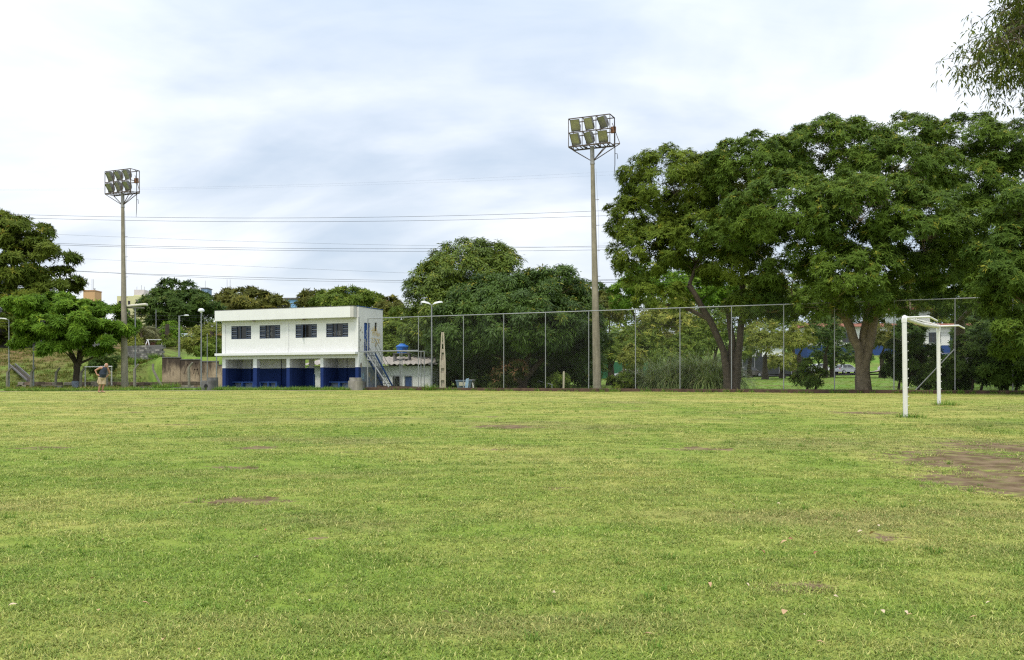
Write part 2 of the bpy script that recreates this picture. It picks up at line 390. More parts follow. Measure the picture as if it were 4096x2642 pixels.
for y0, y1, dens, s0 in ((2.4, 7, 330, 1.0), (7, 12, 170, 1.15), (12, 20, 64, 1.5), (20, 31, 20, 1.9), (31, 60, 7, 2.2)):
    hw = .60 * y1 + 3.6; n = int(2 * hw * (y1 - y0) * dens)
    X = rg.uniform(-hw, hw, n); Y = rg.uniform(y0, y1, n); ok = (np.abs(X) < .60 * Y + 3.6) & (Y < 59.2 - .47 * X) & (Y < 61.8)
    clump = .5 + .5 * np.sin(X * 2.1 + 1.7 * np.sin(Y * 1.3)) * np.sin(Y * 2.6 + 1.1 * np.sin(X * .9))
    ok &= (rg.uniform(size=n) < .72 + .28 * clump) & ((soil_at(X, Y) * .6 + .45 * np.sin(X * 5.3 + 2 * np.sin(Y * 3.1)) * np.sin(Y * 4.7 + X) + rg.normal(0, .30, n)) < .06)
    X, Y = X[ok], Y[ok]; PP.append(np.stack([X, Y, g(X, Y)], -1)); SS.append(s0 * rg.uniform(.65, 1.25, len(X)))
PP = np.concatenate(PP); SS = np.concatenate(SS)
turf_o = scatter('grass', PP, rg.uniform(0, 6.283, len(PP)), SS, PROTO, BLADE, .80)
tag(turf_o, 'short mown grass covering the football pitch', 'grass', kind='stuff')
print('tufts', len(PP))

# ------------------------------------------------------------------ shared materials
M_GALV = mat('galvanised_steel', (.29, .30, .31), .5, .2, 8, metal=.35)
M_RUSTPIPE = mat('rusty_steel', (.10, .075, .06), .8, .45, 6)
M_WIRE = mat('mesh_wire', (.13, .13, .125), .6, .1, 4, metal=.2)
M_WHITE = mat('white_wall_paint', (.82, .82, .81), .9, .03, 1.2, .15, streak=.16, streak_col=(.50, .46, .40), bscale=40)
M_BLUE = mat('blue_metal_paint', (.03, .085, .30), .55, .25, 5)
M_BLUED = mat('blue_masonry_paint', (.013, .036, .17), .85, .22, 3, .1)
M_DARKGLASS = mat('dark_window_glass', (.03, .028, .027), .18, .5, 2.5, spec=.6)
M_CONC = mat('weathered_concrete', (.30, .28, .245), .95, .28, 3, .3, streak=.65, streak_col=(.10, .09, .075))
M_CONCD = mat('dark_stained_concrete', (.16, .155, .15), .95, .35, 3, .3, streak=.7, streak_col=(.05, .048, .045))
M_POST = mat('fence_post_concrete', (.23, .21, .165), .95, .3, 5, .2, streak=.6, streak_col=(.07, .07, .045))
M_KERB = mat('mossy_brown_wall', (.105, .065, .045), .95, .4, 3, .4, streak=.6, streak_col=(.035, .028, .022))
M_BLACK = mat('plain_black', (.012, .012, .013), .6, .2)  # also stands in for the darkness inside openings
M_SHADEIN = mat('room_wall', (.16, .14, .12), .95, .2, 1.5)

def two_tone(name, low, high, split, axis_dirt=.0):
    """wall paint with a dado line at a height of its own building"""
    m = mat(name, high, .9, .03, 1.2, .15, streak=.28, streak_col=(.48, .44, .38), bscale=40); t = m.node_tree; b = t.nodes['Principled BSDF']
    src = b.inputs['Base Color'].links[0].from_socket
    tc = t.nodes.new('ShaderNodeTexCoord'); sp = t.nodes.new('ShaderNodeSeparateXYZ'); t.links.new(tc.outputs['Object'], sp.inputs[0])
    lt = t.nodes.new('ShaderNodeMath'); lt.operation = 'LESS_THAN'; t.links.new(sp.outputs[2], lt.inputs[0]); lt.inputs[1].default_value = split
    n = t.nodes.new('ShaderNodeTexNoise'); n.inputs['Scale'].default_value = 2.2; n.inputs['Detail'].default_value = 8; n.inputs['Roughness'].default_value = .7; t.links.new(tc.outputs['Object'], n.inputs[0])
    mr = t.nodes.new('ShaderNodeMapRange'); mr.inputs[1].default_value = .4; mr.inputs[2].default_value = .68; mr.inputs[4].default_value = .35 + axis_dirt; t.links.new(n.outputs[0], mr.inputs[0])
    lc = t.nodes.new('ShaderNodeMix'); lc.data_type = 'RGBA'; t.links.new(mr.outputs[0], lc.inputs[0]); lc.inputs[6].default_value = (*low, 1)
    lc.inputs[7].default_value = (*((.32, .31, .29) if axis_dirt else tuple(c * .55 for c in low)), 1)
    mx = t.nodes.new('ShaderNodeMix'); mx.data_type = 'RGBA'; t.links.new(lt.outputs[0], mx.inputs[0]); t.links.new(src, mx.inputs[6]); t.links.new(lc.outputs[2], mx.inputs[7])
    t.links.new(mx.outputs[2], b.inputs['Base Color']); return m
M_TWO = two_tone('white_over_blue_wall', (.011, .033, .15), (.83, .83, .82), 1.47)
M_TWOGREY = two_tone('white_over_faded_blue_wall', (.15, .18, .25), (.80, .79, .76), 1.50, .4)

def strokes(name, lines, org, ax, ay, wid, m, parent, nrm):
    """flat painted marks: polylines in a wall plane, laid 4 mm proud of it"""
    mb = MB(); org, ax, ay, nrm = Vector(org), Vector(ax), Vector(ay), Vector(nrm) * .005
    for ln in lines:
        for (a, b), (c, d) in zip(ln[:-1], ln[1:]):
            p, q = org + ax * a + ay * b + nrm, org + ax * c + ay * d + nrm
            e = (q - p)
            if e.length < 1e-5: continue
            e.normalize(); s = e.cross(nrm).normalized() * wid / 2; e *= wid * .3
            mb.poly([p - e - s, q + e - s, q + e + s, p - e + s])
    return mb.build(name, m, parent)
def arc(cx, cy, rx, ry, a0=0, a1=360, n=14): return [(cx + rx * math.cos(R(a0 + (a1 - a0) * i / n)), cy + ry * math.sin(R(a0 + (a1 - a0) * i / n))) for i in range(n + 1)]

def holed(mb, u0, u1, w0, w1, v0, v1, holes):
    """wall of boxes round rectangular openings (a0, a1, b0, b1) in the u-w plane"""
    us = sorted({u0, u1, *[h[0] for h in holes], *[h[1] for h in holes]})
    for a, b in zip(us[:-1], us[1:]):
        z = w0
        for h in sorted([h for h in holes if h[0] <= a + 1e-6 and h[1] >= b - 1e-6], key=lambda h: h[2]):
            if h[2] > z: mb.box(a, b, v0, v1, z, h[2])
            z = h[3]
        if z < w1: mb.box(a, b, v0, v1, z, w1)
    return mb

# ------------------------------------------------------------------ clubhouse
YR, YL = 66.0, 70.3
XR, XL = pxx(1434, YR), pxx(889, YL)
UD = Vector((XR - XL, YR - YL, 0)); ULEN = UD.length; UD.normalize(); RZ = math.atan2(UD.y, UD.x); VD = Vector((-UD.y, UD.x, 0))
def uu(cx, v=0.0):
    r = (cx / 2.985 + 800 - CX) / F
    return (r * (YL + VD.y * v) - XL - VD.x * v) / (UD.x - UD.y * r)
BZ = 1.28
club = thing('clubhouse', 'white two-storey changing room building with navy blue base and four open bays', 'building', (XL, YL, BZ), RZ)
U = ULEN
pill = [(uu(272), uu(305)), (uu(635), uu(678)), (uu(1032), uu(1070)), (uu(1437), uu(1473)), (uu(1855), U)]
pill[0] = (0.0, pill[0][1])
mb = MB().box(-.5, U + .35, -1.15, 3.5, -.45, 0.0); mb.build('floor_slab', M_CONC, club, bevel=.015)
for a, b in pill: MB().box(a, b, 0, .34, 0, 2.12).build('pillar', M_TWO, club)
MB().box(0, U, 0, .30, 2.12, 2.38).build('lintel', M_TWO, club)
MB().box(-.38, U - .02, -.42, 3.3, 2.38, 2.56).build('canopy_slab', M_WHITE, club, bevel=.012)
# ground floor rooms: back wall with a doorway and a high opening, side and cross walls
BV = 2.1
h_win = (uu(1215, BV), uu(1300, BV), 1.50, 2.10); h_mid = (uu(1355, BV), uu(1450, BV), 0.0, 2.10)
mb = MB(); holed(mb, .2, U - .2, 0, 2.38, BV, BV + .14, [h_win, h_mid]); mb.build('wall', M_TWO, club)
MB().box(0, .2, .34, 3.47, 0, 2.38).build('wall', M_TWO, club)
for cx in (2, 3):
    a, b = pill[cx]; MB().box(a + .06, b - .06, .34, BV, 0, 2.38).build('wall', M_TWO, club)
for cx in (591, 947, 1730):
    a = uu(cx, BV); MB().box(a, a + .22, BV - .12, BV, 0, 2.38).build('pilaster', M_TWO, club)
MB().box(uu(1357, BV), uu(1363, BV), BV - .05, BV + .14, 0, 1.0).build('door_jamb', M_BLUE, club)
# benches of masonry in the bays
M_BENCH = mat('blue_bench_paint', (.04, .10, .31), .8, .2, 3); M_BENCHF = mat('faded_bench_front', (.22, .28, .36), .9, .2, 3)
for a, b, dv in ((358, 640, .9), (705, 915, .75), (1515, 1800, .8)):
    p, q = uu(a, dv), uu(b, dv); k = 'bench'
    s = MB().box(p, q, dv, dv + .45, .38, .45).build('bench_seat', M_BENCH, club, bevel=.01)
    for e in (p, (p + q) / 2 - .06, q - .12): MB().box(e, e + .12, dv + .02, dv + .43, 0, .38).build('bench_leg', M_BENCH, club)
    MB().box(p + .1, q - .1, dv + .36, dv + .42, 0, .375).build('bench_back_wall', M_BENCHF, club)
# upper storey
wins = [(uu(373), uu(610)), (uu(711), uu(958)), (uu(1140), uu(1396)), (uu(1506), uu(1770))]
W0, W1 = 3.62, 4.60
mb = MB(); holed(mb, 0, U, 2.56, 5.0, 0, .16, [(a, b, W0, W1) for a, b in wins]); mb.build('wall', M_WHITE, club)
for a, b in ((0, uu(305)), (uu(1025), uu(1060)), (uu(1850), U)): MB().box(a, b, -.035, -.002, 2.562, 4.715).build('pilaster', M_WHITE, club)
MB().box(0, U, -.036, -.002, 4.717, 4.968).build('frieze', M_WHITE, club)
MB().box(0, .16, .16, 3.47, 2.56, 5.0).build('wall', M_WHITE, club)
MB().box(.16, U - .16, 3.31, 3.47, 2.56, 5.0).build('wall', M_WHITE, club)
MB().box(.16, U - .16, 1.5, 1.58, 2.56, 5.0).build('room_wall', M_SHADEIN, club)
MB().box(.01, U - .20, .01, 3.46, 5.0, 5.12).build('roof', M_CONC, club)
MB().box(.0, .16, .0, 3.47, 5.12, 5.72).build('parapet', M_WHITE, club)
MB().box(.16, U - .16, 3.31, 3.47, 5.12, 5.72).build('parapet', M_WHITE, club)
MB().box(-.30, uu(1838), -.50, -.001, 4.97, 5.75).build('eave_beam', M_WHITE, club, bevel=.015)
M_BEAMEND = mat('rust_stained_beam_end', (.62, .60, .56), .9, .12, 3, .2, streak=.8, streak_col=(.17, .09, .045))
MB().box(uu(1838), uu(1838) + .26, -.49, -.001, 4.975, 5.745).build('beam_end', M_BEAMEND, club)
MB().box(-.31, uu(1838) + .27, -.51, .0, 5.752, 5.785).build('coping', M_CONCD, club)
# end wall with the upstairs door and a slit window
SW = []; DV0, DV1 = .78, 1.62
mb = MB(); pv = MB()
holed(pv, 0.0, 3.47, 2.56, 5.75, 0, .16, [(DV0, DV1, 2.60, 4.66), (2.28, 2.62, 4.12, 4.76)])
ew = MB(); ew.v = [(U - .16 + y, x, z) for x, y, z in pv.v]; ew.f = [f[::-1] for f in pv.f]; ew.build('end_wall', M_TWOGREY, club)
MB().box(U - .20, U, .34, 3.47, 0, 2.38).build('end_wall', M_TWOGREY, club)
MB().box(U - .20, U, 0.001, 3.47, 2.38, 2.56).build('end_wall', M_TWOGREY, club)
MB().box(U - .18, U + .03, -.02, 3.5, 5.752, 5.80).build('coping', M_BLUE, club)
dr = MB().box(U - .10, U - .05, DV0 + .01, DV1 - .01, 2.60, 4.65).build('door', M_BLUE, club)
M_GRAFW = mat('white_spray_paint', (.75, .77, .80), .8, .1); M_GRAFY = mat('yellow_spray_paint', (.72, .48, .06), .8, .15); M_GRAFK = mat('black_spray_paint', (.02, .02, .022), .8, .2)
V3 = lambda *a: Vector(a)
strokes('graffiti', [[(.42, 1.55), (.30, 1.15), (.42, .95), (.58, 1.2), (.42, 1.55)], [(.43, 1.3), (.41, 1.2)], arc(.22, .78, .10, .12), [(.20, .92), (.20, .45)], [(.25, .66), (.36, .5)],
        [(.34, .62), (.42, .64), (.44, .56), (.34, .44), (.46, .44)], [(.68, .66), (.56, .64), (.56, .54), (.66, .54), (.67, .44), (.54, .42)], [(.5, .7), (.52, .42), (.58, .42)]],
        (U - .05, DV0, 2.6), (0, 1, 0), (0, 0, 1), .03, M_GRAFW, dr, (1, 0, 0))
strokes('graffiti', [[(1.75, 1.42), (2.3, 1.47)], [(2.0, 1.62), (1.93, 1.05)], [(2.05, 1.05), (2.2, 1.75), (2.28, 1.02)], [(2.06, 1.28), (2.3, 1.30)], [(2.36, 1.02), (2.5, 1.62), (2.56, 1.02)], [(2.4, 1.2), (2.55, 1.22)],
        [(2.62, 1.35), (2.68, 1.0), (2.78, 1.3), (2.86, .98), (3.02, 1.25), (3.1, .98)], [(1.82, .82), (1.95, .88), (2.0, .76), (1.82, .55), (2.05, .56)], [(2.1, .85), (2.26, .84), (2.16, .70), (2.28, .62), (2.1, .52)],
        [(2.36, .88), (2.36, .52), (2.5, .52)], [(2.5, .82), (2.68, .8), (2.52, .50), (2.72, .52)], arc(2.95, .68, .10, .16), [(2.74, .84), (2.86, .70), (2.74, .52)], arc(2.45, .36, .07, .08)],
        (U, 0, 2.75), (0, 1, 0), (0, 0, 1), .04, M_GRAFY, club, (1, 0, 0))
strokes('graffiti', [[(.45, .9), (.38, .5), (.55, .45)], [(.5, .75), (.62, .8), (.6, .5)], [(.7, .9), (.66, .45), (.82, .42)]], (U, 0, .2), (0, 1, 0), (0, 0, 1), .03, mat('pale_blue_spray', (.35, .55, .68), .8), club, (1, 0, 0))
for vv, ww, s in ((.30, 4.1, .10), (.52, 3.95, .07), (.25, 3.4, .08), (.34, 1.62, .16), (1.5, .95, .20), (2.0, .7, .14), (1.72, .55, .12), (.4, 4.3, .05), (.6, 3.0, .05)):
    rr = random.Random(int(vv * 100 + ww * 10)); n = 11
    mb = MB(); mb.poly([(U + .006, vv + s * rr.uniform(.5, 1.2) * math.cos(6.283 * i / n), ww + s * rr.uniform(.6, 1.5) * math.sin(6.283 * i / n)) for i in range(n)])
    mb.build('peeled_patch', mat('bare_render', (.36, .31, .26), .95, .35, 6, .3), club)
sl = MB(); sl.box(U - .12, U - .08, 2.28, 2.62, 4.12, 4.76); sw = sl.build('slit_window', M_BLACK, club)  # black panel paints the dark opening behind the louvres
for k in range(4): MB().bar((U - .05, 2.28, 4.2 + k * .16), (U - .05, 2.62, 4.2 + k * .16), .03).build('louvre', M_CONCD, sw)
# front windows: louvres either side of two panes
M_FRAME = mat('slate_blue_window_frame', (.055, .075, .12), .6, .25, 4); M_LOUV = mat('louvre_glass', (.12, .14, .17), .25, .2, 4, spec=.6)
for i, (a, b) in enumerate(wins):
    wd = b - a; f = MB(); t = .035
    for p, q, r_, s_ in ((a, b, W0, W0 + t), (a, b, W1 - t, W1), (a, a + t, W0 + t, W1 - t), (b - t, b, W0 + t, W1 - t)): f.box(p, q, .03, .10, r_, s_)
    m1, m2 = a + wd * .27, a + wd * .75
    for m_ in (m1, m2, (m1 + m2) / 2 - .1): f.box(m_ - .018, m_ + .018, .032, .098, W0 + t, W1 - t)
    fr = f.build('window', M_FRAME, club)
    MB().box(a + t, b - t, .105, .115, W0 + t, W1 - t).build('pane', M_DARKGLASS, fr)
    if i == 2: MB().hexa([(m1 + .03, .02, W0 + .05), (m1 + .3, -.28, W0 + .05), (m1 + .31, -.26, W0 + .05), (m1 + .04, .04, W0 + .05), (m1 + .03, .02, W1 - .05), (m1 + .3, -.28, W1 - .05), (m1 + .31, -.26, W1 - .05), (m1 + .04, .04, W1 - .05)]).build('open_casement', M_FRAME, fr)
    for p, q in ((a + t, m1 - .02), (m2 + .02, b - t)):
        for k in range(6):
            z = W0 + .10 + k * .158
            MB().hexa([(p, .02, z - .03), (q, .02, z - .03), (q, .06, z - .035), (p, .06, z - .035), (p, .045, z + .04), (q, .045, z + .04), (q, .085, z + .035), (p, .085, z + .035)]).build('louvre', M_LOUV if k % 2 else M_FRAME, fr)
    if i in (1, 3):
        base = (m1 + .02, .104, W0 + .06)
        g1 = [arc(.16, .42, .12, .14), arc(.12, .45, .03, .04), arc(.2, .45, .03, .04), [(.08, .28), (.14, .2), (.25, .26)], [(.38, .7), (.46, .5), (.42, .2), (.55, .12)], [(.5, .75), (.46, .55), (.6, .6)], [(.05, .1), (.3, .08)], arc(.45, .3, .07, .12)]
        g2 = [[(.1, .08), (.2, .38), (.3, .1)], [(.35, .1), (.35, .4)], arc(.45, .22, .06, .14), [(.55, .1), (.55, .42), (.62, .3), (.55, .24), (.64, .08)], [(.02, .3), (.12, .12)]]
        strokes('graffiti', g1 if i == 1 else g2, base, (1, 0, 0), (0, 0, 1), .035, mat('grey_scrawl', (.20, .20, .21), .8), fr, (0, -1, 0))
for cx in (668, 1265):
    u = uu(cx); lm = MB().lathe([(.001, -.09), (.09, -.08), (.11, -.03), (.11, 0)], (u, -.25, 4.965), 12); lm.build('soffit_lamp', mat('brown_lamp', (.22, .16, .10), .6), club, True)

# metal stair against the end wall
st = thing('metal_staircase', 'steep blue steel stair climbing to the upstairs door of the white building', 'staircase', Vector((XL, YL, BZ)) + UD * U, RZ)
TOPW, BOTW, V0, V1 = 2.52, -.9, .85, 4.6
def sp(v): return TOPW + (BOTW - TOPW) * (v - V0) / (V1 - V0)
for x in (.09, .86):
    MB().hexa([(x - .02, V0, sp(V0) - .2), (x + .02, V0, sp(V0) - .2), (x + .02, V1, sp(V1) - .2), (x - .02, V1, sp(V1) - .2), (x - .02, V0, sp(V0)), (x + .02, V0, sp(V0)), (x + .02, V1, sp(V1)), (x - .02, V1, sp(V1))]).build('stringer', M_BLUE, st)
M_TREAD = mat('worn_steel_tread', (.16, .18, .22), .6, .3, 5)
for k in range(14):
    v = V0 + .15 + (V1 - V0 - .2) * k / 13; MB().box(.11, .84, v - .12, v + .12, sp(v) - .10, sp(v) - .06).build('tread', M_TREAD, st)
MB().box(.03, .90, .70, V0 + .1, 2.47, 2.52).build('landing', M_TREAD, st)
for x in (.86, .05):
    for dz in (.95, .5): MB().tube([(x, V0 - .05, sp(V0) + dz), (x, V1, sp(V1) + dz)], .019, 6).build('handrail', M_GALV, st)
    for k in range(5):
        v = V0 + (V1 - V0) * k / 4; MB().tube([(x, v, sp(v) - .05), (x, v, sp(v) + .95)], .017, 6).build('baluster', M_GALV, st)

# small wall lamp bracket on the far corner, concrete rings beside the building
def ring(name, px, py, Y, r, h, label, m, lid=None, hole=False):
    p = at(px, py, Y); t = thing(name, label, 'concrete ring', (p.x, p.y, gz(p.x, p.y) - .02), 0, 'concrete well rings beside the clubhouse')
    n = 24; mb = MB().lathe([(r - .07, .05), (r - .07, h), (r, h), (r, 0), (r - .001, 0)], n=n); mb.build('ring_wall', m, t, True)
    if lid: MB().lathe([(.001, 0), (lid, 0), (lid, .22), (lid - .02, .24), (lid - .08, .24), (lid - .08, .20), (.001, .20)], (0, 0, h - .03), n).build('upper_ring', m, t, True)
    if hole:
        mb = MB(); mb.poly([(-.02 + .12 * math.cos(6.283 * i / 9) * (1 + .2 * (i % 2)), -r - .012, .28 + .15 * math.sin(6.283 * i / 9)) for i in range(9)]); mb.build('hole_dark_patch', M_BLACK, t)  # flat black patch painted for the shade inside the hole
    return t
ring('concrete_ring', 834, 1556, 63.6, .47, .66, 'dark concrete well ring with a broken hole near its base', M_CONCD, None, True)
ring('concrete_ring', 850, 1556, 64.8, .38, .86, 'dark concrete ring standing behind the one with the hole', M_CONCD)
ring('concrete_ring', 1422, 1558, 63.6, .50, .66, 'pale stained concrete ring with a smaller ring stacked on top', M_CONC, .42)
ring('concrete_ring', 1440, 1557, 64.6, .42, .62, 'grey concrete ring half hidden behind the stacked pair', M_CONCD)

# ------------------------------------------------------------------ low shed behind, water tank
SY = 75.0
shed = thing('storage_shed', 'low white shed with wavy fibre cement roof and two doors', 'shed', (pxx(1205, SY), SY + 2.2, .15), R(-13))
SL = (pxx(1709, SY) - pxx(1205, SY)) / math.cos(R(13)) + .3
M_SHED = two_tone('shed_wall_paint', (.20, .25, .33), (.78, .78, .76), .85, .2)
c13, s13 = math.cos(R(13)), math.sin(R(13))
def su(px):                    # photo x -> u on the shed front
    r = (px - CX) / F; x0, y0 = shed.location.x, shed.location.y
    return (r * y0 - x0) / (c13 + s13 * r)
d1, d2 = (su(1572), su(1602)), (su(1620.5), su(1647.5))
hw = (su(1235), su(1265))
mb = MB(); holed(mb, 0, SL, -.3, 2.85, 0, .15, [(*d1, -.3, 2.03), (*d2, -.3, 2.02)]); mb.build('wall', M_SHED, shed)
MB().box(SL - .15, SL, .15, 5.0, -.3, 2.85).build('wall', M_SHED, shed); MB().box(0, .15, .15, 5.0, -.3, 2.85).build('wall', M_SHED, shed)
MB().box(.15, SL - .15, 4.85, 5.0, -.3, 2.85).build('wall', M_SHED, shed)
MB().box(d1[0], d1[1], .12, .14, -.3, 2.02).build('doorway_dark_panel', M_BLACK, shed)  # black panel stands in for the unlit interior of the doorway
for a, b in (d1, d2):
    f = MB()
    f.box(a - .07, a, -.02, .1, -.3, 2.09); f.box(b, b + .07, -.02, .1, -.3, 2.09); f.box(a, b, -.02, .1, 2.02, 2.09); f.build('door_frame', mat('grey_frame', (.42, .42, .42), .8), shed)
MB().box(d2[0] + .01, d2[1] - .01, .03, .08, -.3, 2.01).build('door', mat('dull_blue_door', (.045, .085, .20), .6, .25), shed)
strokes('graffiti', [[(.4, .9), (.7, 1.7), (.8, .9)], [(.5, 1.2), (1.2, 1.6)], [(1.0, .9), (1.1, 1.8), (1.35, 1.0), (1.5, 1.75)], arc(1.8, 1.2, .2, .35), [(2.1, .9), (2.15, 1.7), (2.4, 1.5), (2.2, 1.3), (2.5, .9)], [(2.7, 1.7), (2.6, .95), (3.0, .95)]], (SL, 0, .1), (0, 1, 0), (0, 0, 1), .06, M_GRAFK, shed, (1, 0, 0))
roof = MB().box(-.1, SL + .1, 0, 5.0, 2.84, 2.88).build('roof', M_CONCD, shed)
M_FIBRE = mat('weathered_fibre_cement', (.44, .40, .35), .95, .25, 5, .35, streak=.5, streak_col=(.13, .115, .10))
wn_, pitch = 12, .46
def sheet_mesh(nm):
    prof = []
    for i in range(13):
        f = i / 12; x = f * pitch * 2; prof.append((x, .10 * (.5 - .5 * math.cos(4 * math.pi * f))))
    mb = MB(); ln = 1.35
    top = [[(x, t * ln, z + .03 + t * ln * .14) for x, z in prof] for t in (0, 1)]; low = [[(x, y, z - .03) for x, y, z in r] for r in top]
    for k in range(12):
        mb.hexa([low[0][k], low[0][k + 1], low[1][k + 1], low[1][k], top[0][k], top[0][k + 1], top[1][k + 1], top[1][k]])
    return mb.mesh(nm)
shm = sheet_mesh('roof_sheet'); shm.materials.append(M_FIBRE)
for row in range(4):
    for c in range(int((SL + .5) / (pitch * 2)) + 1):
        o = bpy.data.objects.new('roof_sheet', shm); COL.objects.link(o); o.parent = roof
        o.location = (-.25 + c * pitch * 2, -.55 + row * 1.22, 2.93 + row * 1.22 * .14 + row * .012 + .01 * rnd.random()); o.rotation_euler = (0, 0, rnd.uniform(-.008, .008))
M_TANK = mat('blue_tank_plastic', (.03, .16, .52), .4, .12, 3)
tp = at(1609, 1414, 77.5); tk = thing('water_tank', 'round bright blue water tank with domed lid above the shed roof', 'water tank', (tp.x, tp.y, tp.z))
MB().lathe([(.001, 0), (.42, 0), (.50, .72), (.54, .74), (.54, .80), (.50, .82)], n=24).build('tank_body', M_TANK, tk, True)
MB().lathe([(.53, .80), (.50, .86), (.24, 1.04), (.22, 1.14), (.001, 1.15)], n=24).build('lid', M_TANK, tk, True)
tk.scale = (1, 1, .7)
strokes('graffiti', [arc(.12, .5, .06, .08, 0, 300), [(.22, .42), (.26, .62), (.34, .45), (.4, .62)], [(.1, .4), (.25, .36), (.42, .38)]], (0, -.515, 0), (1, 0, 0), (0, 0, 1), .03, M_GRAFK, tk, (0, -1, 0))
MB().box(-.7, .7, -.7, .7, -.08, -.002).build('tank_deck', M_CONCD, tk)
for a in (-.6, .6):
    for b in (-.6, .6): MB().box(a - .06, a + .06, b - .06, b + .06, -3.2, -.08).build('leg', M_CONCD, tk)

# ------------------------------------------------------------------ tall chain-link fence on its low wall
def fpt(px):
    r = (px - CX) / F; Y = 59.65 / (1 + .47 * r); return Vector((r * Y, Y, 0))
posts_px = [1471, 1674, 1854, 2015, 2182, 2355, 2542, 2720, 2926, 3135, 3338, 3576, 3820, 4051, 4300, 4560]
A, Bq = fpt(1462), fpt(4700); FD = (Bq - A).normalized(); FN = Vector((-FD.y, FD.x, 0)); FL = (Bq - A).length
def wz(s): return 1.33 - .14 * s / FL
kw = thing('low_wall', 'low dark mossy wall carrying the tall mesh fence', 'wall', A, math.atan2(FD.y, FD.x))
seg = 9; sl_ = FL / seg
for k in range(seg):
    a, b = k * sl_, (k + 1) * sl_ - .012; e = rnd.uniform(-.012, .012)
    MB().hexa([(a, -.11, .5), (b, -.11, .5), (b, .11, .5), (a, .11, .5), (a, -.11 + e, wz(a)), (b, -.11 + e, wz(b)), (b, .11, wz(b)), (a, .11, wz(a))]).build('wall_segment', M_KERB, kw, bevel=.02)
fence = thing('chain_link_fence', 'tall galvanised chain-link fence on pipe posts along the low wall', 'fence', A, math.atan2(FD.y, FD.x))
ss = [(fpt(p) - A).length for p in posts_px]
def ftop(s): return 6.06 - .08 * s / FL
for k, s in enumerate(ss):
    o = MB().tube([(s, 0, wz(s) - .25), (s, 0, ftop(s))], .028 if k else .042, 8).build('post', M_GALV, fence, True)
for a, b in zip(ss[:-1], ss[1:]):
    MB().tube([(a, 0, ftop(a)), (b, 0, ftop(b))], .031, 8).build('top_rail', M_GALV, fence, True)
def link(s0, s1, z0, z1, step=.115, r=.0017):
    mb = MB()
    for sg in (1, -1):
        c0 = (z0 - s1) if sg == 1 else (z0 + s0); c1 = (z1 - s0) if sg == 1 else (z1 + s1)
        c = c0 + step * .5
        while c < c1:
            if sg == 1: a, b = max(s0, z0 - c), min(s1, z1 - c)
            else: a, b = max(s0, c - z1), min(s1, c - z0)
            if b - a > .02:
                y = .004 * sg + .045
                mb.tube([(a, y, sg * a + c), (b, y, sg * b + c)], r, 3, False)
            c += step
    return mb
for a, b in zip(ss[:-1], ss[1:]):
    o = link(a, b, wz(a) + .02, ftop(b)).build('wire_mesh', M_WIRE, fence); o['kind'] = 'stuff'
MB().tube([(ss[0] - .6, -.02, 1.5 + pm(HY - 1407, 64.2)), (ss[1], -.02, 1.5 + pm(HY - 1405, 63.4))], .045, 8).build('mid_rail', M_GALV, fence, True)
zt = 1.5 + pm(HY - 1422, 64.2); MB().tube([(ss[0] + .05, -.05, zt), (ss[0] + 1.75, -.05, wz(0))], .045, 8).build('brace', M_GALV, fence, True)
MB().tube([(ss[0], -.04, 1.5 + pm(HY - 1441, 64.2)), (ss[0] + .68, -.04, 1.5 + pm(HY - 1443, 64.2))], .05, 8).build('gate_rail', M_GALV, fence, True)
MB().tube([(ss[0] + .68, -.04, wz(0) - .1), (ss[0] + .68, -.04, 1.5 + pm(HY - 1440, 64.2))], .05, 8).build('gate_post', M_GALV, fence, True)
# strut near the goal
p0 = (fpt(3663) - A).length; p1 = (fpt(3818) - A).length
MB().tube([(p0, .06, wz(p0)), (p1, .03, 1.5 + pm(HY - 1398, 48.8))], .032, 8).build('brace', M_GALV, fence, True)

# ramp rail behind the first bays
rl = thing('ramp_railing', 'thin steel railing frame on the ramp before the shed', 'railing', (0, 0, 0))
def rp(px, py, Y): return at(px, py, Y)
for px, Y in ((1600, 67.5), (1608, 66.8), (1684, 67), (1697, 66.2)): MB().tube([rp(px, 1408, Y), rp(px, 1552, Y)], .032, 6).build('post', M_GALV, rl)
MB().tube([rp(1600, 1408, 67.5), rp(1697, 1406, 66.2), rp(1727, 1417, 70)], .03, 6).build('rail', M_GALV, rl)
MB().tube([rp(1625, 1408, 70), rp(1700, 1438, 72)], .03, 6).build('rail', M_GALV, rl)
rw = thing('ramp_wall', 'thin dark parapet edging the ramp behind the fence', 'wall', (0, 0, 0))
a, b = rp(1508, 1543, 66.2), rp(1700, 1548, 65.2)
MB().hexa([(a.x, a.y, .9), (b.x, b.y, .9), (b.x, b.y + .2, .9), (a.x, a.y + .2, .9), (a.x, a.y, a.z), (b.x, b.y, b.z), (b.x, b.y + .2, b.z), (a.x, a.y + .2, a.z)]).build('parapet', M_KERB, rw)

